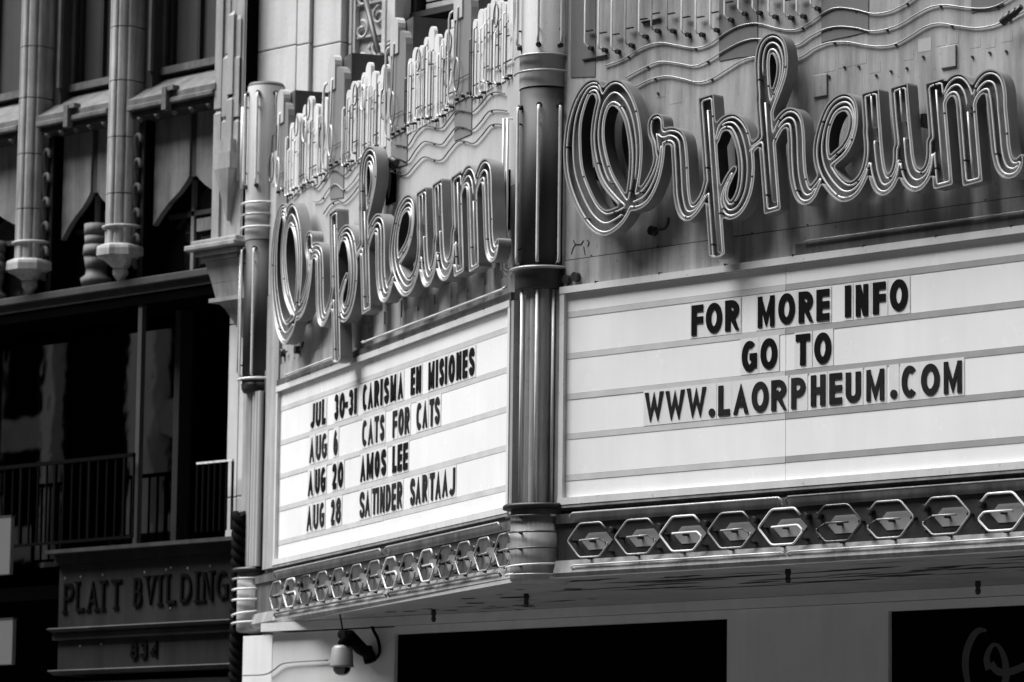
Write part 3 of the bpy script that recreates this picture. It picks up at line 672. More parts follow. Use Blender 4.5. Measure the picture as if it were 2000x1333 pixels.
# ---- tubes hanging from above on the front face
ends = [(1142, 90), (1168.5, 94), (1194, 97), (1221, 85), (1248, 67.5), (1272, 56.6), (1302, 57), (1331, 64), (1358.5, 64), (1387, 55), (1415, 35), (1442, 23), (1470, 21), (1501, 29), (1532, 31), (1556, 28), (1583.5, 13)]
for x, y in ends:
    u, z = FR.px(x, y, 0.05); mm = 'tube_white' if x not in (1221, 1272, 1302) else 'tube_grey'
    neon([FR.p(u+0.035, z-0.005, 0.02), FR.p(u+0.02, z-0.01, 0.05), FR.p(u, z+0.03, 0.05), FR.p(u, 10.2, 0.05)], 0.0085, mm, MQ)
    sb = B(); socket(sb, FR, u+0.045, z-0.02, 0.04, 0.020, 0.04); sb.box(FR, u-0.005, u+0.07, z+0.120, z+0.127, 0.02, 0.045); mk('socket', sb, 'socket_black', MQ, kind='stuff')
for q in ((1255, 45, 1.0), (1140, 118, 1.3)):
    u, z = FR.px(q[0], q[1]); bx('clip', FR, u, u+0.2*q[2], z-0.006, z+0.006, 0.0, 0.02, 'socket_black', MQ)
cl = B(); 
for k, (x, y) in enumerate(((1967, 40), (1978, 33), (1988, 26))):
    u, z = FR.px(x, y, 0.08); cl.tube([FR.p(u-0.03, z-0.02, 0.10), FR.p(u+0.05, z+0.04, 0.10)], 0.03-0.004*k, 8)
mk('clamp', cl, 'socket_black', MQ)
# ---- patches, ghost plates and old pipe stubs on the front sheet
for x0, y0, x1, y1 in ((1590, 146, 1617, 190), (1839, 90, 1869, 133)):
    a = FR.px(x0, y0+3); c = FR.px(x1, y1-3); bx('patch', FR, a[0], c[0], c[1], a[1], 0.001, 0.016, 'face_metal', MQ, bevel=0.004)
ghost = [(1620, 128), (1650, 120), (1680, 113), (1710, 132), (1775, 108), (1838, 80), (1862, 76), (1905, 84), (1935, 84), (1966, 70), (1806, 88), (1290, 180), (1320, 190)]
for i, (x, y) in enumerate(ghost):
    u, z = FR.px(x, y); s = 0.045+0.02*random.random()
    bx('ghost_plate', FR, u-s, u+s, z-s*0.8, z+s*0.8, 0.0, 0.0012, 'face_metal_light' if x == 1806 else 'face_metal', MQ)
nb = B()
for x, y in ((1620, 150), (1650, 132), (1678, 131), (1741, 140), (1772, 134), (1804, 112), (1900, 112), (1934, 104), (1966, 101), (1286, 183), (1712, 148)):
    u, z = FR.px(x, y); nb.tube([FR.p(u, z, 0), FR.p(u, z, 0.012)], 0.011, 6)
mk('nail_hole', nb, 'socket_black', MQ, kind='stuff')
def stub(fr, pix, r=0.011):
    bb = B(); pts = [fr.p(*fr.px(x, y, 0.03), 0.03) for x, y in pix]; bb.tube(pts, r, 6); u, z = fr.px(*pix[0]); socket(bb, fr, u, z, 0.05, 0.04, 0.05); mk('pipe_stub', bb, 'socket_black', MQ)
stub(FR, [(1279, 452), (1290, 449), (1299, 447), (1305, 438), (1306, 425)])
stub(FR, [(1112, 547), (1113, 546)]); stub(FR, [(1129, 542), (1130, 541)])
stub(LF, [(585, 684), (590, 678), (592, 668)]); stub(LF, [(556, 690), (560, 687)], 0.008)
for k in range(9):   # loose flashing tabs under the side script
    x = 700+k*32; y = 668-k*10.6; u, z = LF.px(x, y); bx('tab', LF, u, u+0.3, z-0.02, z+0.14+0.05*(k % 3), 0.0, 0.014, 'face_metal_light' if k % 2 else 'face_metal', MQ)
# cracks of lifting paint near the corner column
ck = B()
for pl in ([(1120, 470), (1124, 478), (1119, 486), (1116, 497)], [(1124, 478), (1135, 478), (1140, 470)], [(1147, 469), (1151, 474), (1148, 482)], [(1140, 482), (1143, 498)]):
    ck.ribbon(FR, [FR.px(*q) for q in pl], 0.004, 0.0, 0.003)
mk('paint_crack', ck, 'socket_black', MQ, kind='stuff')
tn = B(); a = LF.px(764, 338, 0.0); 
bx('dark_opening', LF, LF.px(756, 360)[0], LF.px(774, 360)[0], LF.px(765, 398)[1], LF.px(765, 337)[1], 0.0, 0.012, 'interior_black', MQ)
bx('dark_opening', LF, LF.px(989, 360)[0], LF.px(997, 360)[0], LF.px(990, 450)[1], LF.px(990, 335)[1], 0.0, 0.012, 'interior_black', MQ)
tn.tube([LF.p(*LF.px(757, 316, 0.08), 0.08), LF.p(*LF.px(766, 311, 0.08), 0.08), LF.p(*LF.px(775, 318, 0.08), 0.08)], 0.03, 8); tn.tube([LF.p(*LF.px(762, 328, 0.05), 0.05), LF.p(*LF.px(772, 322, 0.05), 0.05)], 0.035, 8); mk('electrode', tn, 'socket_black', MQ)

# ================================================================== SCRIPT SIGNS
A_ = lambda x, y: (1090+x/3.919, 140+y/3.92)
B_ = lambda x, y: (1240+x/3.704, 170+y/3.703)
C_ = lambda x, y: (1440+x/3.604, 60+y/3.603)
D_ = lambda x, y: (1640+x/4.444, 120+y/4.443)
OFS = 0.22; OB0 = 0.105
strokes = [
 (A_, [(338, 300, .045), (318, 180, .05), (285, 118, .06), (225, 135, .065), (165, 240, .08), (122, 400, .09), (110, 600, .103), (128, 790, .106), (190, 970, .108), (265, 1100, .105), (350, 1160, .105), (440, 1125, .09), (505, 1070, .065), (535, 1020, .05)], 0),
 (A_, [(520, 1015, .05), (450, 930, .065), (372, 810, .078), (322, 650, .08), (303, 500, .078), (315, 350, .075), (355, 225, .085), (425, 160, .108), (500, 215, .095), (555, 330, .085), (585, 480, .08), (595, 620, .075), (588, 770, .07), (570, 900, .065), (550, 1000, .06)], 0),
 (A_, [(540, 1000, .06), (590, 990, .08), (660, 945, .082), (722, 840, .072), (762, 720, .06), (780, 600, .055), (778, 540, .055)], 0),
 (B_, [(150, 270, .088), (155, 330, .085), (195, 365, .07), (255, 352, .072), (310, 390, .082), (325, 500, .088), (333, 650, .088), (342, 790, .088), (370, 895, .082), (425, 890, .055), (475, 830, .045), (510, 765, .05), (528, 700, .05)], 0),
 (B_, [(170, 480, .06), (160, 400, .06), (150, 330, .08)], 0),
 (B_, [(512, 62, .083), (600, 1278, .083)], 1),
 (B_, [(585, 380, .04), (610, 300, .05), (650, 262, .062), (710, 262, .075), (765, 340, .085), (800, 480, .085), (808, 620, .085), (788, 760, .083), (735, 865, .08), (672, 890, .072), (636, 820, .058), (650, 730, .045), (685, 650, .04), (718, 595, .03)], 0),
 (B_, [(815, 480, .05), (845, 440, .042), (880, 410, .04), (915, 385, .045)], 0),
 (C_, [(248, 1278, .09), (205, 760, .085), (185, 450, .082)], 2),
 (C_, [(188, 480, .08), (178, 330, .078), (176, 210, .078), (195, 120, .08), (240, 85, .08), (288, 115, .075), (314, 200, .062), (312, 300, .055), (285, 400, .05), (250, 490, .05), (225, 560, .05)], 0),
 (C_, [(250, 760, .05), (275, 700, .055), (310, 642, .065), (360, 612, .078), (400, 645, .085), (415, 740, .088), (420, 900, .088), (432, 1040, .088), (465, 1145, .085), (512, 1150, .062), (555, 1090, .045), (590, 1030, .035)], 0),
 (C_, [(655, 925, .05), (700, 885, .052), (755, 830, .05), (800, 740, .045), (820, 620, .045), (792, 525, .062), (735, 505, .072), (662, 560, .07), (610, 690, .07), (590, 830, .08), (608, 950, .085), (660, 1050, .085), (735, 1125, .085), (805, 1122, .07), (865, 1060, .052), (905, 970, .045), (925, 850, .045), (920, 700, .05)], 0),
 (D_, [(262, 255, .087), (285, 600, .087)], 1),
 (D_, [(284, 560, .086), (296, 720, .086), (308, 850, .086), (330, 980, .086), (370, 1068, .085), (430, 1050, .065), (475, 980, .05), (500, 880, .045), (508, 760, .05)], 0),
 (D_, [(512, 205, .086), (538, 540, .086)], 1),
 (D_, [(537, 520, .086), (555, 700, .086), (572, 870, .088), (605, 985, .09), (660, 1030, .09), (725, 1000, .065), (768, 930, .05), (790, 830, .045), (798, 700, .05)], 0),
 (D_, [(822, 165, .093), (898, 1092, .093)], 1),
 (D_, [(885, 370, .04), (915, 290, .05), (960, 225, .07), (1020, 205, .088), (1070, 260, .09), (1095, 350, .092), (1105, 450, .093)], 0),
 (D_, [(1098, 380, .093), (1154, 1065, .093)], 2),
 (D_, [(1145, 380, .04), (1172, 290, .05), (1215, 215, .07), (1280, 172, .088), (1335, 200, .095), (1360, 300, .095), (1370, 430, .09), (1388, 620, .09), (1405, 790, .088), (1440, 905, .086), (1500, 930, .068), (1548, 890, .045), (1575, 820, .015)], 0)]
_uo = None
segs = []     # tapered capsules (ax, az, bx, bz, ra, rb)
boxes = []    # square-ended stems
centre = []
for fn, pl, sq in strokes:
    q = []
    for x, y, r in pl:
        u, z = FR.px(*fn(x, y), OFS); q.append((u, z, r))
    if sq:
        a, c = (q[0], q[-1])
        if sq == 2 and len(q) > 2: boxes.append((q[0], q[-1], 'one')); 
        elif sq == 2: boxes.append((q[-1], q[0], 'one'))
        else: boxes.append((a, c, 'two'))
        centre.append([(a[0], a[1]), (c[0], c[1])])
    else:
        s3 = smooth(q, 6); centre.append([(k[0], k[1]) for k in s3])
        for i in range(len(s3)-1): segs.append((*s3[i], *s3[i+1]))
GS = 0.0125
gu = np.arange(0.0, 5.6, GS); gz = np.arange(6.2, 8.45, GS); UU, ZZ = np.meshgrid(gu, gz)
DD = np.full(UU.shape, 9.0)
for ax, az, ra, bx_, bz, rb in segs:
    m_ = max(ra, rb)+0.12
    i0 = max(0, int((min(ax, bx_)-m_)/GS)); i1 = min(len(gu), int((max(ax, bx_)+m_)/GS)+2)
    j0 = max(0, int((min(az, bz)-m_-6.2)/GS)); j1 = min(len(gz), int((max(az, bz)+m_-6.2)/GS)+2)
    if i1 <= i0 or j1 <= j0: continue
    su = UU[j0:j1, i0:i1]; sz = ZZ[j0:j1, i0:i1]; dx, dz = bx_-ax, bz-az; L2 = dx*dx+dz*dz+1e-12
    t = np.clip(((su-ax)*dx+(sz-az)*dz)/L2, 0, 1)
    d = np.hypot(su-ax-t*dx, sz-az-t*dz)-(ra+(rb-ra)*t)
    DD[j0:j1, i0:i1] = np.minimum(DD[j0:j1, i0:i1], d)
for a, c, kind in boxes:
    dx, dz = c[0]-a[0], c[1]-a[1]; L_ = math.hypot(dx, dz); tx, tz = dx/L_, dz/L_; r = (a[2]+c[2])/2
    # shear coordinates so that the ends stay level like the photographed stems
    al = (UU-a[0])*tx+(ZZ-a[1])*tz; ac = -(UU-a[0])*tz+(ZZ-a[1])*tx
    if kind == 'two': q1 = np.abs(al-L_/2)-L_/2
    else:
        q1 = -al if True else al
        q1 = np.maximum(-al, al-L_)
    q2 = np.abs(ac)-r
    d = np.minimum(np.maximum(q1, q2), 0)+np.hypot(np.maximum(q1, 0), np.maximum(q2, 0))
    DD = np.minimum(DD, d)
def contours(level):
    V = DD-level; H_, W_ = V.shape; ins = V < 0; segl = {}
    code = ins[:-1, :-1]*1+ins[:-1, 1:]*2+ins[1:, 1:]*4+ins[1:, :-1]*8
    nxt = {}
    def ept(j, i, e):
        if e == 0: a, b_, k = (j, i), (j, i+1), ('h', j, i)
        elif e == 1: a, b_, k = (j, i+1), (j+1, i+1), ('v', j, i+1)
        elif e == 2: a, b_, k = (j+1, i), (j+1, i+1), ('h', j+1, i)
        else: a, b_, k = (j, i), (j+1, i), ('v', j, i)
        return k
    TB_ = {1: [(3, 0)], 2: [(0, 1)], 3: [(3, 1)], 4: [(1, 2)], 5: [(3, 2), (1, 0)], 6: [(0, 2)], 7: [(3, 2)], 8: [(2, 3)], 9: [(2, 0)], 10: [(0, 3), (2, 1)], 11: [(2, 1)], 12: [(1, 3)], 13: [(1, 0)], 14: [(0, 3)]}
    for j, i in zip(*np.nonzero((code > 0) & (code < 15))):
        for e0, e1 in TB_[int(code[j, i])]: nxt.setdefault(ept(j, i, e0), []).append(ept(j, i, e1))
    def pos(k):
        o, j, i = k
        if o == 'h': a, c = V[j, i], V[j, i+1]; t = a/(a-c); return (gu[i]+GS*t, gz[j])
        a, c = V[j, i], V[j+1, i]; t = a/(a-c); return (gu[i], gz[j]+GS*t)
    loops = []
    while nxt:
        k0 = next(iter(nxt)); k = k0; lp = []
        while k in nxt:
            lp.append(pos(k)); n_ = nxt[k].pop(); 
            if not nxt[k]: del nxt[k]
            k = n_
            if k == k0: break
        if len(lp) > 14: loops.append(lp)
    out = []
    for lp in loops:   # light smoothing, keep square corners fairly crisp
        P = np.array(lp)
        P = (np.roll(P, 1, 0)+2*P+np.roll(P, -1, 0))/4
        out.append([tuple(q) for q in P[::2]])
    return out
L0 = contours(0.0); L1 = contours(-0.032); LB = contours(-0.004)
def area(lp): return 0.5*sum(lp[i][0]*lp[(i+1) % len(lp)][1]-lp[(i+1) % len(lp)][0]*lp[i][1] for i in range(len(lp)))
def flat_fill(loops, mapf):
    cu = bpy.data.curves.new('fill', 'CURVE'); cu.dimensions = '2D'; cu.fill_mode = 'BOTH'
    for lp in loops:
        sp = cu.splines.new('POLY'); sp.points.add(len(lp)-1); sp.use_cyclic_u = True
        for k, q in enumerate(lp): sp.points[k].co = (q[0], q[1], 0, 1)
    o = bpy.data.objects.new('fill', cu); COL.objects.link(o); bpy.context.view_layer.update()
    me = bpy.data.meshes.new_from_object(o.evaluated_get(bpy.context.evaluated_depsgraph_get()))
    vs_ = [mapf(v.co.x, v.co.y) for v in me.vertices]; fs = [tuple(p.vertices) for p in me.polygons]
    bpy.data.objects.remove(o); bpy.data.curves.remove(cu); bpy.data.meshes.remove(me)
    bb = B(); bb.add(vs_, fs); return bb
# how the side-face script is stretched compared with the front one: matching features
fF = [1100, 1160, 1180, 1280, 1378, 1402, 1505, 1509, 1647, 1640, 1699, 1755, 1825, 1842, 1941, 1962]
yF = [293, 152, 463, 222, 187, 515, 63, 415, 185, 395, 177, 165, 155, 366, 133, 350]
fL = [524.7, 556, 555, 610, 647, 652, 720, 712, 795, 788, 824, 857, 893, 893, 950, 955]
yL = [509, 398, 673, 443, 398, 728, 300, 612, 382, 583, 367, 350, 335, 543, 307, 518]
KF = [FR.px(x, y, OFS)[0] for x, y in zip(fF, yF)]; KL = [LF.px(x, y, OFS)[0] for x, y in zip(fL, yL)]
co = np.polyfit(KF, KL, 3)
def warpL(u): return float(np.polyval(co, u))
print('warp', co, [round(warpL(a)-b_, 2) for a, b_ in zip(KF, KL)])
def script(fr, wf0, zf, label):
    wf = lambda u: u
    tr_ = lambda lps: [[(wf0(u), zf(z)) for u, z in lp] for lp in lps]
    L0s, L1s, LBs, CEs = tr_(L0), tr_(L1), tr_(LB), tr_(centre)
    wc = (2.6, 7.2); root = thing('neon_sign', label, 'neon sign', fr.p(wf0(2.6), 6.4, 0.1), 'neon script signs on the marquee')
    body = B(); inner_b = B()
    for lp in L0s:
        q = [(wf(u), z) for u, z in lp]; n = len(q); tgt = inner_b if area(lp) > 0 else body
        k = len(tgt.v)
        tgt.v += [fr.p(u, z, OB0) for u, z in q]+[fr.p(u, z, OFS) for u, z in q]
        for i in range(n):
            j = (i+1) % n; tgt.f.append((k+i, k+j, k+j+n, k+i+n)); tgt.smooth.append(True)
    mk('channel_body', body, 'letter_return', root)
    if inner_b.v: mk('counter_shade_wall', inner_b, 'letter_return_shade', root, kind='stuff')  # inner walls of closed counters coloured dark to imitate shade
    rim = B()
    for lp in L0s:
        q = [(wf(u), z) for u, z in lp]; n = len(q); inner = []; k = len(rim.v)
        for i in range(n):
            d = np.array(q[(i+1) % n])-np.array(q[i-1]); d = d/(np.linalg.norm(d)+1e-9); inner.append((q[i][0]+d[1]*0.011, q[i][1]-d[0]*0.011))
        inner = inner if True else inner
        rim.v += [fr.p(u, z, OFS+0.001) for u, z in q]+[fr.p(u, z, OFS+0.001) for u, z in inner]+[fr.p(u, z, OFS-0.055) for u, z in inner]
        for i in range(n):
            j = (i+1) % n; rim.f += [(k+i, k+j, k+j+n, k+i+n), (k+i+n, k+j+n, k+j+2*n, k+i+2*n)]; rim.smooth += [False, True]
    mk('channel_rim', rim, 'letter_rim', root)
    mk('channel_face', flat_fill(LBs, lambda x, y: fr.p(wf(x), y, OFS-0.055)), 'letter_channel', root)
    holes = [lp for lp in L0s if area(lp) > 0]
    if holes: mk('hole_shade_sheet', flat_fill(holes, lambda x, y: fr.p(wf(x), y, 0.02)), 'socket_black', root, kind='stuff')  # black sheet added behind the holes in place of deep shade
    print('holes', len(holes), len(L0s))
    mk('channel_back', flat_fill(LBs, lambda x, y: fr.p(wf(x), y, OB0+0.001)), 'letter_return', root)
    for lp in L1s:
        neon([fr.p(wf(u), z, OFS-0.012) for u, z in lp], 0.0085, 'tube_script', root, 6, True)
    for pl in CEs:
        n = len(pl); a = max(1, int(n*0.12)) if n > 3 else 0
        if n <= 3:
            p0, p1 = np.array(pl[0]), np.array(pl[1]); pl2 = [tuple(p0+(p1-p0)*t) for t in (0.09, 0.35, 0.65, 0.93)]
        else: pl2 = pl[a:n-a]
        if len(pl2) < 4: continue
        path = [fr.p(wf(u), z, OFS-0.012) for u, z in pl2]
        neon([fr.p(wf(pl2[0][0]), pl2[0][1], OFS-0.05)]+path+[fr.p(wf(pl2[-1][0]), pl2[-1][1], OFS-0.05)], 0.008, 'tube_script', root, 6)
    sp = B()
    for lp in L1s:
        for k in range(5, len(lp), 34):
            u, z = lp[k]; q = fr.p(wf(u), z, OFS-0.012); sp.tube([fr.p(wf(u), z, OFS-0.052), q], 0.008, 5)
            d = np.array(lp[(k+1) % len(lp)])-np.array(lp[k-1]); d /= np.linalg.norm(d)+1e-9
            sp.tube([fr.p(wf(u-d[0]*0.008), z-d[1]*0.008, OFS-0.012), fr.p(wf(u+d[0]*0.008), z+d[1]*0.008, OFS-0.012)], 0.0095, 6)
    mk('tube_support', sp, 'socket_black', root, kind='stuff')
    for x0 in (0.7, 1.9, 3.0, 4.1, 4.75): 
        bx('bracket', fr, wf0(x0)-0.02, wf0(x0)+0.02, 7.0, 7.1, 0.0, OB0, 'socket_black', root)
    return root
script(FR, lambda u: u, lambda z: z, 'large script neon sign on the front face, above the board reading FOR MORE INFO')
script(LF, warpL, lambda z: 6.475+(z-6.49)*(1.095 if z > 6.49 else 1.25), 'script neon sign on the receding side face, above the board listing July and August shows')

# ================================================================== BOARD LETTERS
def arc(cx, cy, rx, ry, a0, a1, n=20): return [(cx+rx*math.cos(math.radians(a0+(a1-a0)*k/n)), cy+ry*math.sin(math.radians(a0+(a1-a0)*k/n))) for k in range(n+1)]
EL = arc(.5, .5, .5, .5, 0, 360, 28)[:-1]
bowlT = [(0, 1), (.45, 1)]+arc(.45, .735, .55, .265, 90, -90, 10)[1:]+[(0, .47)]
GL = {
 'A': [([(0, 0), (.5, 1), (1, 0)], 'e'), ([(.2, .3), (.8, .3)], '')],
 'B': [([(0, 0), (0, 1)], 'e'), ([(0, 1), (.45, 1)]+arc(.45, .76, .45, .24, 90, -90, 10)[1:]+[(0, .52)], ''), ([(0, .52), (.5, .52)]+arc(.5, .26, .5, .26, 90, -90, 10)[1:]+[(0, 0)], '')],
 'C': [(arc(.52, .5, .52, .5, 48, 312, 26), '')],
 'D': [([(0, 0), (0, 1)], 'e'), ([(0, 1), (.35, 1)]+arc(.35, .5, .65, .5, 90, -90, 16)[1:]+[(0, 0)], '')],
 'E': [([(0, 0), (0, 1)], 'e'), ([(0, 1), (1, 1)], 'r'), ([(0, .5), (.9, .5)], 'r'), ([(0, 0), (1, 0)], 'r')],
 'F': [([(0, 0), (0, 1)], 'e'), ([(0, 1), (1, 1)], 'r'), ([(0, .5), (.9, .5)], 'r')],
 'G': [(arc(.52, .5, .52, .5, 52, 300, 26)+[(1, .13)], ''), ([(1, .0), (1, .47)], ''), ([(.55, .47), (1, .47)], 'r')],
 'H': [([(0, 0), (0, 1)], 'e'), ([(1, 0), (1, 1)], 'e'), ([(0, .5), (1, .5)], '')],
 'I': [([(.5, 0), (.5, 1)], 'e')],
 'J': [([(1, 1.1), (1, .28)]+arc(.5, .25, .5, .25, 0, -150, 14), '')],
 'L': [([(0, 0), (0, 1)], 'e'), ([(0, 0), (1, 0)], 'r')],
 'M': [([(0, 0), (0, 1)], 'e'), ([(1, 0), (1, 1)], 'e'), ([(.09, 1), (.5, .12), (.91, 1)], 'e')],
 'N': [([(0, 0), (0, 1)], 'e'), ([(1, 0), (1, 1)], 'e'), ([(.17, 1), (.83, 0)], 'e')],
 'O': [(EL, 'c')], '0': [(EL, 'c')],
 'P': [([(0, 0), (0, 1)], 'e'), (bowlT, '')],
 'R': [([(0, 0), (0, 1)], 'e'), (bowlT, ''), ([(.45, .47), (1, 0)], 'e')],
 'S': [(smooth([(.96, .76), (.8, .95), (.5, 1), (.18, .95), (.03, .78), (.16, .61), (.5, .5), (.84, .39), (.98, .22), (.82, .05), (.5, 0), (.2, .05), (.03, .24)], 3), '')],
 'T': [([(0, 1), (1, 1)], 'h'), ([(.5, 0), (.5, 1)], 'e')],
 'U': [([(0, 1.1), (0, .3)]+arc(.5, .27, .5, .27, 180, 360, 16)+[(1, .3), (1, 1.1)], '')],
 'V': [([(0, 1), (.5, 0), (1, 1)], 'e')],
 'W': [([(0, 1), (.24, 0), (.5, .85), (.76, 0), (1, 1)], 'e')],
 '1': [([(.5, 0), (.5, 1)], 'e')],
 '2': [(smooth([(.02, .76), (.15, .94), (.5, 1), (.86, .93), (.98, .74), (.8, .5), (.35, .22), (.02, .0)], 3), ''), ([(0, 0), (1, 0)], 'r')],
 '3': [(smooth([(.02, .8), (.18, .96), (.5, 1), (.86, .93), (.95, .75), (.82, .58), (.4, .53)], 3), ''), (smooth([(.4, .53), (.84, .48), (1, .27), (.85, .06), (.5, 0), (.16, .05), (0, .22)], 3), '')],
 '4': [([(.78, 0), (.78, 1), (0, .3), (1, .3)], '')],
 '6': [(arc(.5, .29, .5, .29, 0, 360, 22)[:-1], 'c'), (smooth([(.02, .3), (.1, .62), (.35, .9), (.62, 1.02)], 3), '')],
 '8': [(arc(.5, .76, .42, .24, 0, 360, 20)[:-1], 'c'), (arc(.5, .26, .5, .26, 0, 360, 22)[:-1], 'c')],
 '-': [([(0, .47), (1, .47)], 'h')], '.': []}
def glyph(bb, fr, ch, u0, u1, z0, z1, a, o0, o1, vert=True):
    w = u1-u0; h = z1-z0; k = 0
    if ch == '.':
        cu, r = (u0+u1)/2, min(w, 0.07)/2+0.004; n = 16
        bb.slab(fr, [(cu+r*math.cos(2*math.pi*i/n), z0+r+r*math.sin(2*math.pi*i/n)) for i in range(n)], o0, o1); return
    ax = min(a, w*0.42)
    for pts, fl in GL[ch]:
        if ch in 'I1': ax = w/2
        P = [(u0+ax+x*(w-2*ax), z0+a+y*(h-2*a)) for x, y in pts]
        if 'e' in fl:
            for idx, nb_ in ((0, 1), (-1, -2)):
                d = np.array(P[idx])-np.array(P[nb_]); d = d/(np.linalg.norm(d)+1e-9); P[idx] = tuple(np.array(P[idx])+d*a*1.6)
        if 'r' in fl: P[-1] = (u1, P[-1][1])
        if 'h' in fl: P[0] = (u0, P[0][1]); P[-1] = (u1, P[-1][1])
        k += 1
        aa = ax if ch in 'I1' else (a*(0.85 if ch in 'NW' else 0.62) if (ch in 'NMW' and len(pts) > 1 and pts[0][0] != pts[-1][0]) or (ch in 'MW' and len(pts) > 2) else (a*0.8 if ch in 'NM' else a))
        bb.ribbon(fr, P, aa, o0, o1+0.0005*k, closed=('c' in fl), clampz=(z0, z1), clampu=(u0-0.001, u1+0.001))
ORD = ['first', 'second', 'third', 'fourth', 'fifth', 'sixth', 'seventh', 'eighth', 'ninth', 'tenth', 'eleventh', 'twelfth', 'thirteenth', 'fourteenth', 'fifteenth', 'sixteenth', 'seventeenth', 'eighteenth']
def word(fr, row, text, spans, a, m, where, board_side, hs=(0.025, 0.265)):
    z0 = RAILS[row]+hs[0]; z1 = RAILS[row]+hs[1]; zm = (z0+z1)/2; off = 0.024
    for i, (ch, (x0, x1)) in enumerate(zip(text, spans)):
        u0, u1 = fr.u(x0, zm, off), fr.u(x1, zm, off)
        nm = {'-': 'dash', '.': 'full stop'}.get(ch, ('digit '+ch) if ch.isdigit() else 'letter '+ch)
        lab = '%s %s, %s in %s, %s board' % ('grey-black' if m == 'letter_worn' else 'black', nm, ORD[i]+' character', where, board_side)
        root = thing('marquee_letter', lab, 'letter', fr.p((u0+u1)/2, RAILS[row]-0.002, 0.04), 'changeable letters on the %s board' % board_side)
        pad = 0.018
        bx('card', fr, u0-pad, u1+pad, RAILS[row]+0.002, RAILS[row]+0.284, 0.0160, 0.0172+0.0008*random.random(), 'card', root)
        g = B(); dz = random.uniform(-0.003, 0.003)
        glyph(g, fr, ch, u0, u1, z0+dz, z1+dz, a, 0.0185, off)
        mk('character', g, m, root)
FRN, SDN = 'front', 'side'
word(FR, 1, 'FOR', [(1350.2, 1372.7), (1378.3, 1409.8), (1416, 1442.5)], 0.0270, 'letter_black', 'the word FOR', FRN)
word(FR, 1, 'MORE', [(1478.8, 1513), (1519.8, 1552), (1559.5, 1587), (1594.3, 1619)], 0.0270, 'letter_black', 'the word MORE', FRN)
word(FR, 1, 'INFO', [(1650, 1661.5), (1670, 1696), (1704.5, 1729), (1737.7, 1772.5)], 0.0280, 'letter_black', 'the word INFO', FRN)
word(FR, 2, 'GO', [(1448.5, 1477.5), (1485, 1517.5)], 0.0270, 'letter_black', 'the word GO', FRN)
word(FR, 2, 'TO', [(1554, 1581.5), (1590, 1622.8)], 0.0270, 'letter_black', 'the word TO', FRN)
word(FR, 3, 'WWW.LAORPHEUM.COM', [(1258.9, 1295), (1299.4, 1336.3), (1340.8, 1378.2), (1384.5, 1395), (1402.5, 1424.9), (1432, 1461.4), (1467.7, 1500.6), (1506, 1535), (1545, 1572.6), (1583.4, 1611.3), (1619.4, 1643.7), (1651.4, 1680.6), (1690.9, 1727), (1739, 1751), (1760.7, 1791), (1798.5, 1834.5), (1842, 1878.6)], 0.0248, 'letter_worn', 'the web address', FRN, (0.025, 0.262))
word(LF, 1, 'JUL', [(605.8, 614), (616.5, 625.9), (628.5, 635.5)], 0.0261, 'letter_black', 'the word JUL', SDN)
word(LF, 1, '30-31', [(653, 660), (663, 672.6), (673.5, 678.5), (681, 689), (691.5, 696)], 0.0261, 'letter_black', 'the dates 30-31', SDN)
word(LF, 1, 'CARISMA', [(708, 716), (718.6, 727.7), (731, 739.6), (743, 746.6), (750, 759), (762.4, 773), (777, 786.4)], 0.0260, 'letter_black', 'the word CARISMA', SDN)
word(LF, 1, 'EN', [(801.8, 809.6), (812, 822)], 0.0280, 'letter_black', 'the word EN', SDN)
word(LF, 1, 'MISIONES', [(836, 848), (850.8, 854.6), (857.8, 866.5), (868.6, 872.6), (876, 887.5), (890.7, 900.6), (903, 912), (915.5, 926.4)], 0.0272, 'letter_black', 'the word MISIONES', SDN)
word(LF, 2, 'AUG', [(604, 613), (617, 626), (628, 637.6)], 0.0237, 'letter_worn', 'AUG of the CATS FOR CATS line', SDN)
word(LF, 2, '6', [(651, 659)], 0.0237, 'letter_worn', 'the date after the first AUG', SDN)
word(LF, 2, 'CATS', [(707, 716), (718.6, 728), (731.4, 739), (742, 750)], 0.0225, 'letter_worn', 'CATS before FOR', SDN)
word(LF, 2, 'FOR', [(766.4, 774.6), (778, 787.8), (790, 799)], 0.0237, 'letter_worn', 'the word FOR', SDN)
word(LF, 2, 'CATS', [(813, 823), (825, 834), (838.5, 847), (848.7, 858.3)], 0.0237, 'letter_worn', 'CATS after FOR', SDN)
word(LF, 3, 'AUG', [(601.4, 610.7), (615, 623.8), (625.9, 635)], 0.0260, 'letter_black', 'AUG of the AMOS LEE line', SDN)
word(LF, 3, '20', [(648.3, 656.5), (660, 669.6)], 0.0260, 'letter_black', 'the date 20', SDN)
word(LF, 3, 'AMOS', [(703.4, 713), (715.7, 728.6), (731.4, 740.9), (744, 753.6)], 0.0272, 'letter_black', 'the word AMOS', SDN)
word(LF, 3, 'LEE', [(765.9, 773.8), (776, 784.3), (786.9, 795.6)], 0.0280, 'letter_black', 'the word LEE', SDN)
word(LF, 4, 'AUG', [(598.8, 608), (612, 621), (623.8, 632.5)], 0.0225, 'letter_worn', 'AUG of the bottom line', SDN)
word(LF, 4, '28', [(645.7, 652.7), (656, 665)], 0.0225, 'letter_worn', 'the date 28', SDN)
word(LF, 4, 'SATINDER', [(701.7, 711.6), (712.5, 722), (726.5, 734.4), (736, 739), (742, 751), (753.3, 762.4), (764.5, 772), (775.5, 784.6)], 0.0225, 'letter_worn', 'the word SATINDER', SDN)
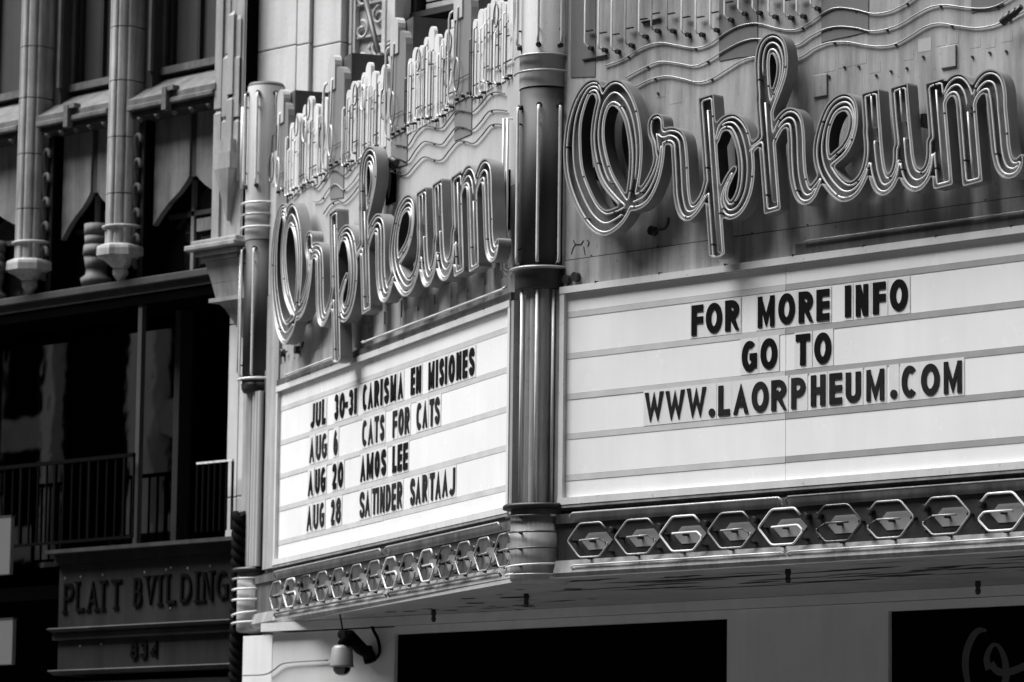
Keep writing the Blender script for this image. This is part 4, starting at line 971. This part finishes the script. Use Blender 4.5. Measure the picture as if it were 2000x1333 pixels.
word(LF, 4, 'SARTAAJ', [(800.5, 810), (811.4, 821), (824.9, 834), (838.9, 847.8), (850, 860.4), (863.5, 873.9), (876.5, 887.9)], 0.0237, 'letter_worn', 'the word SARTAAJ', SDN)

# ================================================================== OFFICE BUILDING ON THE LEFT
YP = 3.4; PW = WALL(YP)
OB = thing('office_building', 'dark old stone office building with clustered pillars and hooded windows, left of the theatre', 'building', (-10, YP, 0))
def P(x, y, Y=YP): return WALL(Y).px(x, y)
XL = -26.0; XR = P(457, 300)[0]
zLed = P(200, 560)[1]      # ledge under the upper windows
zCor = 4.78
# pillars made of stacked clustered drums
DP = 0.20; YF = YP-DP
def cluster(uc, hw, zj, dpt, m='pillar_stone', ribs=5):
    prof = [(uc+hw, -0.35)]; N = 40
    for k in range(N+1):
        a = math.pi*k/N; g = 1-0.17*(1-abs(math.sin(ribs*a)))**3
        prof.append((uc+hw*math.cos(a)*g, dpt*math.sin(a)*g))
    prof.append((uc-hw, -0.35))
    for za, zb in zip(zj[:-1], zj[1:]):
        g = 0.006; vs_ = [PW.p(u, za+g, o) for u, o in prof]+[PW.p(u, zb-g, o) for u, o in prof]; n = len(prof)
        bb = B().add(vs_, [tuple(range(n-1, -1, -1)), tuple(range(n, 2*n))]+[(i, (i+1) % n, (i+1) % n+n, i+n) for i in range(n)])
        mk('pillar_drum', bb, m, OB)
def pend(uc, zt_, ztip):
    c = PW.p(uc, 0, 0.02)[:2]; off8 = math.pi/8
    bb = B().lathe(c, [(0.0, zt_+0.03), (0.19, zt_+0.03), (0.26, zt_+0.0), (0.27, zt_-0.03), (0.27, zt_-0.10), (0.20, zt_-0.13), (0.075, ztip+0.17), (0.09, ztip+0.15), (0.085, ztip+0.10), (0.0, ztip)], 8, off8, off8+2*math.pi, smooth=False)
    mk('pendant', bb, 'pillar_stone', OB)
pillars = []
for x0, x1, yb, ys, ptip in ((38.5, 87, 505, (-40, 87, 187, 296, 403, 468), 580), (214.5, 264, 476, (-60, 48, 153, 263, 373, 437), 557)):
    hw = 0.17; uc = P(x1, 300, YP)[0]-hw; xm = (x0+x1)/2
    zj = [P(xm, yb, YF)[1]]+[P(xm, y, YF)[1] for y in reversed(ys)]+[12.5]
    cluster(uc, hw, zj, DP); pend(uc, zj[0], P(xm, ptip, YP)[1]); pillars.append((uc-hw, uc+hw))
    zr = zj[1]; cr = PW.p(uc, 0, 0.0)[:2]
    mk('pillar_ring', B().lathe(cr, [(0.20, zr-0.02), (0.225, zr-0.01), (0.225, zr+0.01), (0.20, zr+0.02)], 24), 'pillar_stone', OB)
# corner pier with ribbed shafts
pu0, pu1 = P(403, 300, YF)[0], P(455, 300, YF)[0]; w = pu1-pu0
bx('pier', PW, pu0, pu1, P(430, 480, YF)[1], 12.5, -0.05, DP-0.12, 'pier_stone', OB)
bx('building_gap', PW, pu1+0.002, pu1+0.012, P(430, 480, YF)[1]+0.1, 12.5, -0.6, DP-0.14, 'interior_black', OB)
for f, hw, zt_y, zb_y, d in ((0.12, 0.055, -60, 478, 0.05), (0.40, 0.035, -60, 102, 0.02), (0.42, 0.045, 102, 350, 0.07), (0.60, 0.045, 20, 350, 0.08), (0.80, 0.045, 30, 205, 0.03), (0.80, 0.045, 105, 355, 0.05), (0.95, 0.04, -60, 478, -0.02)):
    cu = pu0+w*f; z0 = P(430, zb_y, YF)[1]; z1 = P(430, zt_y, YF)[1]
    zz = [z0, (z0+z1)/2, z1] if z1-z0 > 1.2 else [z0, z1]
    for za, zb in zip(zz[:-1], zz[1:]):
        bb = B(); dd = d*0.55; zc2 = zb-0.005
        bb.box(PW, cu-hw, cu+hw, za+0.005, zc2-0.05, DP-0.13, DP-0.12+dd)
        bb.hexa([PW.p(cu-hw, zc2-0.049, DP-0.12+dd), PW.p(cu+hw, zc2-0.049, DP-0.12+dd), PW.p(cu+hw, zc2-0.049, DP-0.13), PW.p(cu-hw, zc2-0.049, DP-0.13), PW.p(cu-hw*0.4, zc2, DP-0.119), PW.p(cu+hw*0.4, zc2, DP-0.119), PW.p(cu+hw*0.4, zc2, DP-0.13), PW.p(cu-hw*0.4, zc2, DP-0.13)])
        mk('pier_shaft', bb, 'pier_stone', OB)
pcu = pu0+w*0.60
bb = B()
for hw, za, zb, d in ((0.10, 8.72, 8.86, 0.10), (0.13, 8.55, 8.72, 0.13)): bb.box(PW, pcu-hw, pcu+hw, za, zb, 0.1, DP-0.12+d)
q = [(pcu-0.11, 8.548), (pcu+0.11, 8.548), (pcu, 8.02)]
bb.add([PW.p(u, z, DP+0.01 if k < 2 else DP-0.08) for k, (u, z) in enumerate(q)]+[PW.p(u, z, DP-0.13) for u, z in q], [(0, 2, 1), (3, 4, 5), (0, 3, 5, 2), (1, 2, 5, 4), (0, 1, 4, 3)])
mk('pendant', bb, 'pier_stone', OB)
zc = P(430, 490, YF)[1]
cu0, cu1 = P(388, 490, YF)[0], P(470, 490, YF-0.1)[0]
for k, (dz0, dz1, o, du) in enumerate(((0.06, 0.11, DP+0.14, 0.02), (0.0, 0.056, DP+0.2, 0.06), (-0.05, -0.004, DP+0.12, 0.0), (-0.10, -0.054, DP+0.06, -0.05))):
    bx('corbel_moulding', PW, cu0+0.06-du, cu1-0.05+du, zc+dz0, zc+dz1, -0.4, o, 'pier_stone', OB, bevel=0.012)
bb = B(); lv = [(0.0, zc-0.104), (0.07, zc-0.33), (0.12, zc-0.52), (0.20, zc-0.60), (0.32, zc-0.80), (0.36, zc-0.9)]
for (a, za), (c, zb) in zip(lv[:-1], lv[1:]):
    o1 = DP+0.05-a*0.6; o2 = DP+0.05-c*0.6; ul = cu0+0.16
    bb.hexa([PW.p(ul+c, zb, o2), PW.p(cu1-0.06, zb, o2), PW.p(cu1-0.06, zb, -0.3), PW.p(ul+c, zb, -0.3), PW.p(ul+a, za-0.003, o1), PW.p(cu1-0.06, za-0.003, o1), PW.p(cu1-0.06, za-0.003, -0.3), PW.p(ul+a, za-0.003, -0.3)])
mk('console', bb, 'pier_stone', OB)
bx('console_band', PW, cu0+0.20, cu1-0.02, zc-0.53, zc-0.49, -0.3, DP+0.02, 'pier_stone', OB)
# bays
bays = [(-13.2, pillars[0][0], -2), (pillars[0][1], pillars[1][0], 0), (pillars[1][1], pu0, 1)]
RW = 0.22    # recess depth
zTop = 12.5
for bi, (u0, u1, kk) in enumerate(bays):
    w = u1-u0; s = {0: 0, 1: 1, 2: 2}[bi]
    # hood in front of the window sill
    xm = {0: 5, 1: 150, 2: 334}[bi]; yh = {0: 240, 1: 213, 2: 180}[bi]; yb_ = {0: 200, 1: 180, 2: 146}[bi]
    zf = P(xm, yh, YP-0.12)[1]; zbk = P(xm, yb_, YP+0.35)[1]
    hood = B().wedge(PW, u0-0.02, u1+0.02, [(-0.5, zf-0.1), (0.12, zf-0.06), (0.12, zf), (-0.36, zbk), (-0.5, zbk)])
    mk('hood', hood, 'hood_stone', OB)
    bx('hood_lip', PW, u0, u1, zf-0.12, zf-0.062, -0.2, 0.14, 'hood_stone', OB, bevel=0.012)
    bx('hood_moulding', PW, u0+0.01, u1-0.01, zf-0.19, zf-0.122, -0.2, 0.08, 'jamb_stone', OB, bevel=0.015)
    uc = (u0+u1)/2-0.02
    mk('hood_block', B().box(PW, uc-0.05, uc+0.02, zf-0.19, zf+0.05, 0.10, 0.18).box(PW, uc+0.021, uc+0.12, zf+0.01, zf+0.06, 0.08, 0.17), 'hood_stone', OB)
    for k in range(5):
        uu = u0+w*(k+0.5)/5; mk('hood_crocket', B().lathe(PW.p(uu, 0, 0.05)[:2], [(0.0, zf-0.25), (0.03, zf-0.22), (0.045, zf-0.192), (0.0, zf-0.192)], 8), 'hood_stone', OB)
    # upper window
    zs0 = zbk
    uw0, uw1 = u0+0.13, u1-0.10
    wn = bx('window', PW, uw0, uw1, zs0, zTop, -0.40, -0.37, 'glass_dark', OB)
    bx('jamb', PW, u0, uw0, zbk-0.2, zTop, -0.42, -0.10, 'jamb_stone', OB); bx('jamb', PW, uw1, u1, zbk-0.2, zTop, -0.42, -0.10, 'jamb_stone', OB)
    bx('jamb_roll', PW, uw0-0.03, uw0+0.015, zbk, zTop, -0.099, -0.06, 'hood_stone', OB)
    bx('jamb_roll', PW, uw0, uw0+0.02, zbk, zTop, -0.26, -0.22, 'hood_stone', OB)
    for q in (0.02, 0.40, 0.95): bx('frame', PW, uw0+(uw1-uw0)*q, uw0+(uw1-uw0)*q+0.05, zs0, zTop, -0.37, -0.31, 'window_frame_dark', wn)
    for q in (0.20, 0.56): bx('curtain', PW, uw0+(uw1-uw0)*(q-0.13), uw0+(uw1-uw0)*(q+0.15), zs0+0.05, zTop, -0.368, -0.362, 'jamb_stone', wn)
    bx('sill', PW, uw0, uw1, zs0-0.03, zs0+0.05, -0.36, -0.2, 'hood_stone', OB)
    # lower window with the two hanging stone lobes
    zt_ = zf-0.19; zb_ = zLed+0.06
    uj = u0+0.09
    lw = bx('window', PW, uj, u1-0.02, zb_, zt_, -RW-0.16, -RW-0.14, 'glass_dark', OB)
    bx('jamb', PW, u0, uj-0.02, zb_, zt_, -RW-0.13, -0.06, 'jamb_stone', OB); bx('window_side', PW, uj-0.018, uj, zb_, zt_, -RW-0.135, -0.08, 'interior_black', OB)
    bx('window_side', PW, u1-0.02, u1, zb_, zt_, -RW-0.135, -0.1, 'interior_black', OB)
    wl = u1-uj; hgt = zt_-zb_
    def lobe(ua, ub, flip):
        pts = [(0, .42), (.0, 1.0), (1, 1.0), (1, .30), (.88, .22), (.70, .13), (.45, .04), (.2, -.08), (.0, -.2)] if not flip else [(0, .30), (0, 1.0), (1, 1.0), (1, -.1), (.8, .02), (.5, .08), (.25, .17), (.1, .24)]
        H = hgt*0.56; z0 = zt_-H
        pl_ = [(ua+(ub-ua)*x, z0+H*(y if y > 0.3 or y < 0 else y)) for x, y in pts]
        if not flip: pl_ = pl_[::-1]
        else: pl_ = [pl_[0]]+pl_[:0:-1]
        return B().slab(PW, pl_[::-1], -RW-0.02, -RW+0.05)
    ud = uj+wl*0.50
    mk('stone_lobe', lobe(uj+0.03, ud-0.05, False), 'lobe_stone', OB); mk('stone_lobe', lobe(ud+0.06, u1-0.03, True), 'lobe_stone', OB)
    bx('lobe_divider', PW, ud-0.048, ud+0.058, zt_-hgt*0.40, zt_, -RW-0.02, -RW+0.03, 'jamb_stone', OB)
    bx('frame', PW, uj+wl*0.36, uj+wl*0.36+0.05, zb_, zt_-hgt*0.4, -RW-0.14, -RW-0.10, 'lobe_stone', lw)
    bx('frame', PW, uj+0.1, u1-0.05, zt_-hgt*0.63, zt_-hgt*0.60, -RW-0.14, -RW-0.10, 'jamb_stone', lw)
    if bi == 2:
        bx('transom', PW, uj+wl*0.44, u1-0.08, zt_-hgt*0.735, zt_-hgt*0.655, -RW-0.14, -RW-0.09, 'lobe_stone', lw)
        bx('blind', PW, uj+wl*0.46, u1-0.12, zb_+0.1, zt_-hgt*0.74, -RW-0.138, -RW-0.132, 'window_frame_dark', lw)
    else:
        c = PW.p(uj+wl*0.50, 0, -RW-0.02)  # pale solid shape built in place of a reflection in the old glass
        for (r0, r1, za, zb) in ((0.26, 0.26, .33, .40), (0.24, 0.25, .27, .325), (0.28, 0.26, .20, .265)):
            mk('glass_reflection_band', B().lathe(c[:2], [(0.0, zb_+hgt*za), (r0*0.55, zb_+hgt*za), (r1*0.55, zb_+hgt*zb), (0.0, zb_+hgt*zb)], 20), 'lobe_stone', lw)
        mk('glass_reflection', B().lathe(c[:2], [(0.0, zb_+0.02), (0.16, zb_+0.02), (0.17, zb_+0.09), (0.12, zb_+0.13), (0.11, zb_+0.2), (0.12, zb_+hgt*0.12), (0.14, zb_+hgt*0.195), (0.0, zb_+hgt*0.195)], 20), 'lobe_stone', lw)
    # scrolled crockets climbing the left jamb
    for k in range(5):
        z0 = zt_-0.25-k*0.27; du = 0.0+0.012*k
        if z0 < zb_+0.2: break
        pts = []
        for j in range(9):
            a = math.radians(190-j*24); r = 0.072-0.004*j
            pts.append(PW.p(uj-0.035+r*math.cos(a)*0.9, z0+r*1.5*math.sin(a), 0.0))
        mk('crocket', B().tube([PW.p(uj-0.07, z0-0.27, -0.03), PW.p(uj-0.095, z0-0.12, -0.01)]+pts, [0.028, 0.032]+[0.034-0.0018*j for j in range(9)], 7), 'hood_stone', OB)
# fill walls behind
bx('wall', PW, XL, XR-0.02, 7.45, 12.5, -1.4, -0.45, 'interior_black', OB)
bx('ledge', PW, XL, pu0+0.1, zLed-0.06, zLed+0.02, -0.9, 0.06, 'jamb_stone', OB, bevel=0.01)
bx('ledge_fascia', PW, XL, pu0+0.1, zLed-0.14, zLed-0.063, -0.9, 0.0, 'jamb_stone', OB)
bx('wall', PW, XL, -13.2, 4.0, 12.5, -1.0, -0.3, 'jamb_stone', OB)
bx('wall', PW, XL, P(112, 1150, 3.3)[0], 0.13, 4.9, -1.6, -1.2, 'interior_black', OB)
bx('wall', PW, XR-0.02, P(470, 300, 3.6)[0]+0.0, 4.0, 12.5, -1.2, -0.55, 'interior_black', OB)
bx('wall', PW, XR-0.3, XR-0.02, 7.45, 12.5, -0.58, -0.13, 'pillar_stone', OB)
# deep dark storefront
bx('ceiling', PW, XL, XR, zLed-0.25, zLed-0.143, -4.2, -0.02, 'interior_black', OB)
bx('back_wall', PW, XL, XR+0.3, 0.13, zLed-0.25, -4.3, -4.2, 'interior_black', OB)
bx('side_wall', PW, XL-0.3, XL, 0.13, 12.5, -4.2, -0.3, 'interior_black', OB); bx('side_wall', PW, XR-0.02, XR+0.22, 0.13, zLed-0.14, -4.2, -0.2, 'interior_black', OB)
bx('floor_slab', PW, -13.2, XR, zCor-0.5, zCor-0.35, -4.2, -0.3, 'interior_black', OB)
gx = P(262, 800)[0]
gl = bx('shop_window', PW, -13.1, gx+0.1, zCor-0.1, zLed-0.26, -0.75, -0.72, 'shop_glass', OB)
bx('frame', PW, gx-0.02, gx+0.07, zCor, zLed-0.145, -0.72, -0.55, 'window_frame_dark', gl)
bx('post', PW, P(263, 800)[0]-0.03, P(263, 800)[0]+0.035, zCor, zLed-0.145, -0.10, -0.04, 'jamb_stone', OB)
for y_, in ((800,),): pass
# iron railing
rl = thing('railing', 'black iron balcony railing in front of the dark storefront, left of the post', 'railing', PW.p(-10.7, zCor, 0.05))
zr = P(120, 903, YP-0.05)[1]; ur0, ur1 = -13.0, P(262, 900, YP-0.05)[0]
bx('handrail', PW, ur0, ur1, zr-0.02, zr+0.02, 0.03, 0.07, 'iron', rl)
bx('bottom_rail', PW, ur0, ur1, zCor+0.05, zCor+0.08, 0.035, 0.065, 'iron', rl)
nb_ = int((ur1-ur0)/0.145)
for k in range(nb_+1):
    uu = ur0+(ur1-ur0)*k/nb_; th = 0.020 if k % 4 else 0.034
    bx('baluster', PW, uu-th/2, uu+th/2, zCor+0.081, zr-0.021, 0.05-th/2, 0.05+th/2, 'iron', rl)
r2 = thing('railing', 'short iron railing with pale dashed top rail beside the theatre marquee', 'railing', PW.p(-8.2, zCor, 0.02))
z2 = P(430, 902, YP)[1]; ua, ub = P(388, 900)[0], P(484, 900)[0]-0.2
for k in range(6): bx('handrail', PW, ua+(ub-ua)*k/6, ua+(ub-ua)*(k+0.86)/6, z2-0.010, z2+0.010, 0.0, 0.03, 'pilaster_white', r2)  # top rail laid as short pale pieces with gaps
for k in range(7): bx('baluster', PW, ua+(ub-ua)*k/6.2, ua+(ub-ua)*k/6.2+0.02, zCor+0.06, z2-0.013, 0.01, 0.03, 'iron', r2)
# bronze sign block
su0, su1 = P(112, 1150, 3.3)[0], P(470, 1150, 3.3)[0]; SW = WALL(3.3)
def zsg(x, y): return SW.px(x, y)[1]
z_a, z_b, z_c, z_d = zsg(300, 1064), zsg(300, 1092), zsg(300, 1219), zsg(300, 1303)
bx('cornice', SW, su0-0.02, su1+0.05, z_a-0.035, z_a+0.005, -0.5, 0.16, 'bronze_edge', OB)
bx('cornice_band', SW, su0, su1, z_b+0.004, z_a-0.038, -0.5, 0.05, 'sign_bronze', OB)
bx('sign_panel', SW, su0+0.03, su1, z_c+0.004, z_b, -0.5, 0.0, 'sign_bronze', OB, label='dark bronze panel with raised lettering PLATT BVILDING')
mk('sign_moulding', B().wedge(SW, su0-0.02, su1, [(-0.4, z_c-0.05), (0.02, z_c-0.05), (0.12, z_c-0.01), (0.10, z_c+0.002), (-0.4, z_c+0.002)]), 'bronze_edge', OB)
bx('sign_moulding', SW, su0, su1, z_c-0.125, z_c-0.055, -0.4, 0.05, 'sign_bronze', OB)
bx('sign_panel', SW, su0+0.04, su1, z_d+0.004, z_c-0.13, -0.5, 0.0, 'sign_bronze', OB, label='dark bronze panel with raised number 834')
mk('sign_moulding', B().wedge(SW, su0, su1, [(-0.4, z_d-0.05), (0.02, z_d-0.05), (0.11, z_d-0.01), (0.09, z_d+0.002), (-0.4, z_d+0.002)]), 'bronze_edge', OB)
bx('sign_base', SW, su0+0.05, su1, z_d-0.30, z_d-0.13, -0.5, 0.03, 'sign_bronze', OB)
bx('lower_front', SW, su0+0.05, su1, 0.13, z_d-0.34, -0.6, -0.2, 'sign_bronze', OB)
lets = [('P', 125, 147), ('L', 149, 167.6), ('A', 171, 194), ('T', 194, 211.6), ('T', 217, 240), ('B', 261, 280), ('V', 284, 306), ('I', 310, 318), ('L', 325, 346), ('D', 352, 376.5), ('I', 382, 389), ('N', 395, 418.5), ('G', 422, 448)]
for ch, x0, x1 in lets:
    xm = (x0+x1)/2; zb = zsg(xm, 1196-(xm-136)*0.083); zt_ = zsg(xm, 1140-(xm-136)*0.083)
    u0, u1 = SW.px(x0, 1160)[0], SW.px(x1, 1160)[0]
    g = B(); glyph(g, SW, ch, u0+(0.02 if ch != 'I' else 0.02), u1-0.01 if ch != 'I' else u0+0.055, zb, zt_, 0.016, 0.0, 0.022)
    if ch in 'PLTIDNAVB':
        for (uu, zz) in {'P': [(u0+.035, zb)], 'L': [(u0+.035, zt_)], 'A': [(u0+.03, zb), (u1-.03, zb)], 'T': [((u0+u1)/2, zb)], 'I': [(u0+.037, zb), (u0+.037, zt_)], 'D': [], 'N': [(u0+.03, zb), (u1-.03, zt_)], 'V': [(u0+.03, zt_), (u1-.03, zt_)], 'B': []}[ch]:
            g.box(SW, uu-0.045, uu+0.045, zz-0.008, zz+0.010, 0.0, 0.021)
    mk('raised_letter', g, 'sign_letter', OB)
for ch, x0, x1 in (('8', 257, 271), ('3', 276, 289.5), ('4', 294.6, 311)):
    u0, u1 = SW.px(x0, 1270)[0], SW.px(x1, 1270)[0]; xm = (x0+x1)/2
    zb, zt_ = zsg(xm, 1288-(xm-264)*0.05), zsg(xm, 1254-(xm-264)*0.05)
    g = B(); glyph(g, SW, ch, u0, u1, zb, zt_, 0.019, 0.0, 0.022); mk('raised_numeral', g, 'sign_letter', OB)
chp = B()
for x, y in ((128, 1130), (158, 1127), (201, 1123), (199, 1192), (334, 1109), (325, 1113), (367, 1110), (411, 1106), (333, 1189), (157, 1262), (198, 1258), (283, 1118)):
    u, z = SW.px(x, y); chp.lathe(SW.p(u, 0, 0.001)[:2], [(0.0, z-0.016), (0.013, z), (0.0, z+0.016)], 7)
mk('bolt_head', chp, 'pillar_stone', OB, kind='stuff')
# rope moulding at the edge
rp = B(); ru = P(466, 1200, 3.2)[0]; pts1 = []
for ph in (0, math.pi*2/3, math.pi*4/3):
    rp.tube([WALL(3.2).p(ru+0.05*math.cos(ph+z*22), z, 0.05*math.sin(ph+z*22)) for z in np.arange(2.6, 5.0, 0.03)], 0.045, 7)
mk('rope_moulding', rp, 'sign_letter', OB)
bx('edge_strip', WALL(3.25), ru-0.09, P(474, 1200, 3.25)[0]+0.02, 2.6, 5.05, -0.4, -0.05, 'interior_black', OB)
# plain panels at the far left edge
for (y0, y1, x1, lab) in ((1010, 1123, 20, 'plain grey-white panel at the left edge, upper of two, beside the dark storefront'), (1210, 1299, 24, 'plain grey-white panel at the left edge, lower of two')):
    SN = WALL(2.9); a = SN.px(x1, (y0+y1)/2)[0]; z1 = SN.px(10, y0)[1]; z0 = SN.px(10, y1)[1]
    t = thing('sign_panel', lab, 'sign', SN.p(a-0.7, z0, -0.03), 'plain panels at the left edge')
    bx('panel', SN, a-1.4, a, z0, z1, -0.05, 0.0, 'white_panel', t, bevel=0.006); bx('panel_rim', SN, a-1.4, a+0.008, z1+0.001, z1+0.012, -0.06, 0.006, 'jamb_stone', t)
    bx('bracket', SN, a-0.8, a-0.7, z0+0.1, z1-0.1, -0.40, -0.05, 'iron', t)

# ================================================================== TIE ROD
d = ray(742, 118)
rodY = 2.9
p0 = Vector(LF.p(*LF.px(743, 122, -0.5), -0.5)); p1 = Vector(U.p(U.px(700, -60)[0], U.px(700, -60)[1], 0.0))
tr = thing('tie_rod', 'dark steel tie rod running from the facade down to the back of the marquee', 'rod', p0)
mk('rod', B().tube([p0, p1], 0.028, 10), 'rod_steel', tr)
mk('clevis', B().lathe((p0.x, p0.y), [(0.0, p0.z-0.07), (0.07, p0.z-0.05), (0.085, p0.z), (0.07, p0.z+0.05), (0.03, p0.z+0.09), (0.0, p0.z+0.09)], 14), 'socket_black', tr)
mk('beam', B().box(LF, LF.px(712, 130)[0], LF.px(770, 130)[0], p0.z-0.16, p0.z-0.07, -0.62, -0.2), 'fin_side', tr)

# ================================================================== SECURITY CAMERA
SCm = WALL(YW-0.55)
u, zc = SCm.px(668, 1285)
cam_t = thing('security_camera', 'grey dome security camera on a bracket under the marquee, left of the doorway', 'camera', SCm.p(u, zc, 0))
c = SCm.p(u, 0, 0)[:2]
mk('housing', B().lathe(c, [(0.0, zc+0.115), (0.07, zc+0.115), (0.098, zc+0.085), (0.108, zc-0.07), (0.115, zc-0.085), (0.10, zc-0.09), (0.0, zc-0.088)], 28), 'camera_housing', cam_t)
mk('dome', B().lathe(c, [(0.085, zc-0.089), (0.08, zc-0.12), (0.06, zc-0.15), (0.03, zc-0.165), (0.0, zc-0.168)], 24), 'glass_dark', cam_t)
hb = B(); q0 = Vector(SCm.p(u, zc+0.12, 0)); q1 = Vector(SCm.p(u+0.10, zc+0.20, 0.0)); q2 = Vector(Wl.p(X(735, 1290, YW)-0.05, zc+0.05, 0.03))
hb.tube([q0, q1], [0.05, 0.06], 12); hb.tube([q1+Vector((-0.12, 0, 0.02)), q1, (q1+q2)/2+Vector((0, 0, -0.02)), q2], [0.045, 0.06, 0.065, 0.05], 10)
mk('bracket', hb, 'iron', cam_t)
wp = B(); wp.tube([q2+Vector((0, 0, -0.06)), q2+Vector((0, -0.03, 0.0)), q2+Vector((0, -0.02, 0.09))], [0.06, 0.055, 0.03], 10)
mk('wall_mount', wp, 'iron', cam_t)
cbp = [Wl.p(*Wl.px(x, y), 0.05) for x, y in ((739, 1290), (749, 1275), (746, 1250), (737, 1232), (733, 1216))]
mk('cable', B().tube(smooth(cbp, 5), 0.016, 7), 'iron', cam_t)
cd2 = [Wl.p(*Wl.px(x, y), 0.03) for x, y in ((478, 1320), (520, 1318), (538, 1310), (552, 1299), (566, 1295), (600, 1292), (645, 1290))]
mk('conduit', B().tube(smooth(cd2, 5), 0.008, 7), 'letter_return', cam_t)
mk('wire', B().tube([Vector(SCm.p(u+0.02, zc+0.2, 0)), Vector(SCm.p(u-0.04, SOF, 0))], 0.008, 6), 'iron', cam_t)

# ================================================================== HOUSE ACROSS THE STREET (mirrored in the dark glass), plus unseen walls added to block sky light
NB = thing('street_building', 'pale building across the street mirrored in storefront glass, with added unseen sky-blocking walls', 'building', (-48, -27, 0))
NF = Frame((0, -27, 0), math.pi)    # faces the marquee side of the street
def nb_(name, x0, x1, z0, z1, o0, o1, m, par): return mk(name, B().box(NF, -x1, -x0, z0, z1, o0, o1), m, par)
nb_('wall', -80, -30, 0, 16, -3, -0.5, 'interior_black', NB)
nb_('wall', -80, -30, 16.02, 40, -3, -0.3, 'asphalt', NB)  # unseen upper wall, made tall to keep sky light off the facade
nb_('wall', -29.9, 70, 0, 42, -4, -0.5, 'asphalt', NB)  # unseen wall behind the camera, added to reduce sky fill
nb_('wall', -140, -80.1, 0, 38, -4, -0.5, 'asphalt', NB)  # unseen wall carrying the sky blocking further left
nb_('wall', 70.2, 74, 0, 40, -4, 40, 'asphalt', NB)  # unseen end wall across the street, added to stop low horizon light
x = -79.5; k = 0
while x < -31:
    w = (0.5, 0.3, 0.9)[k % 3]; nb_('pier', x, x+w, 0.2, 15.8, -0.49, 0.0 if k % 2 else -0.1, 'neighbour_trim', NB)
    if k % 3 != 1:
        for z in (3.2, 5.9, 8.6, 11.3): nb_('spandrel', x+w+0.01, x+w+2.0, z, z+0.8, -0.48, -0.2, 'neighbour_wall', NB)
    x += (2.6, 3.4, 2.2)[k % 3]; k += 1
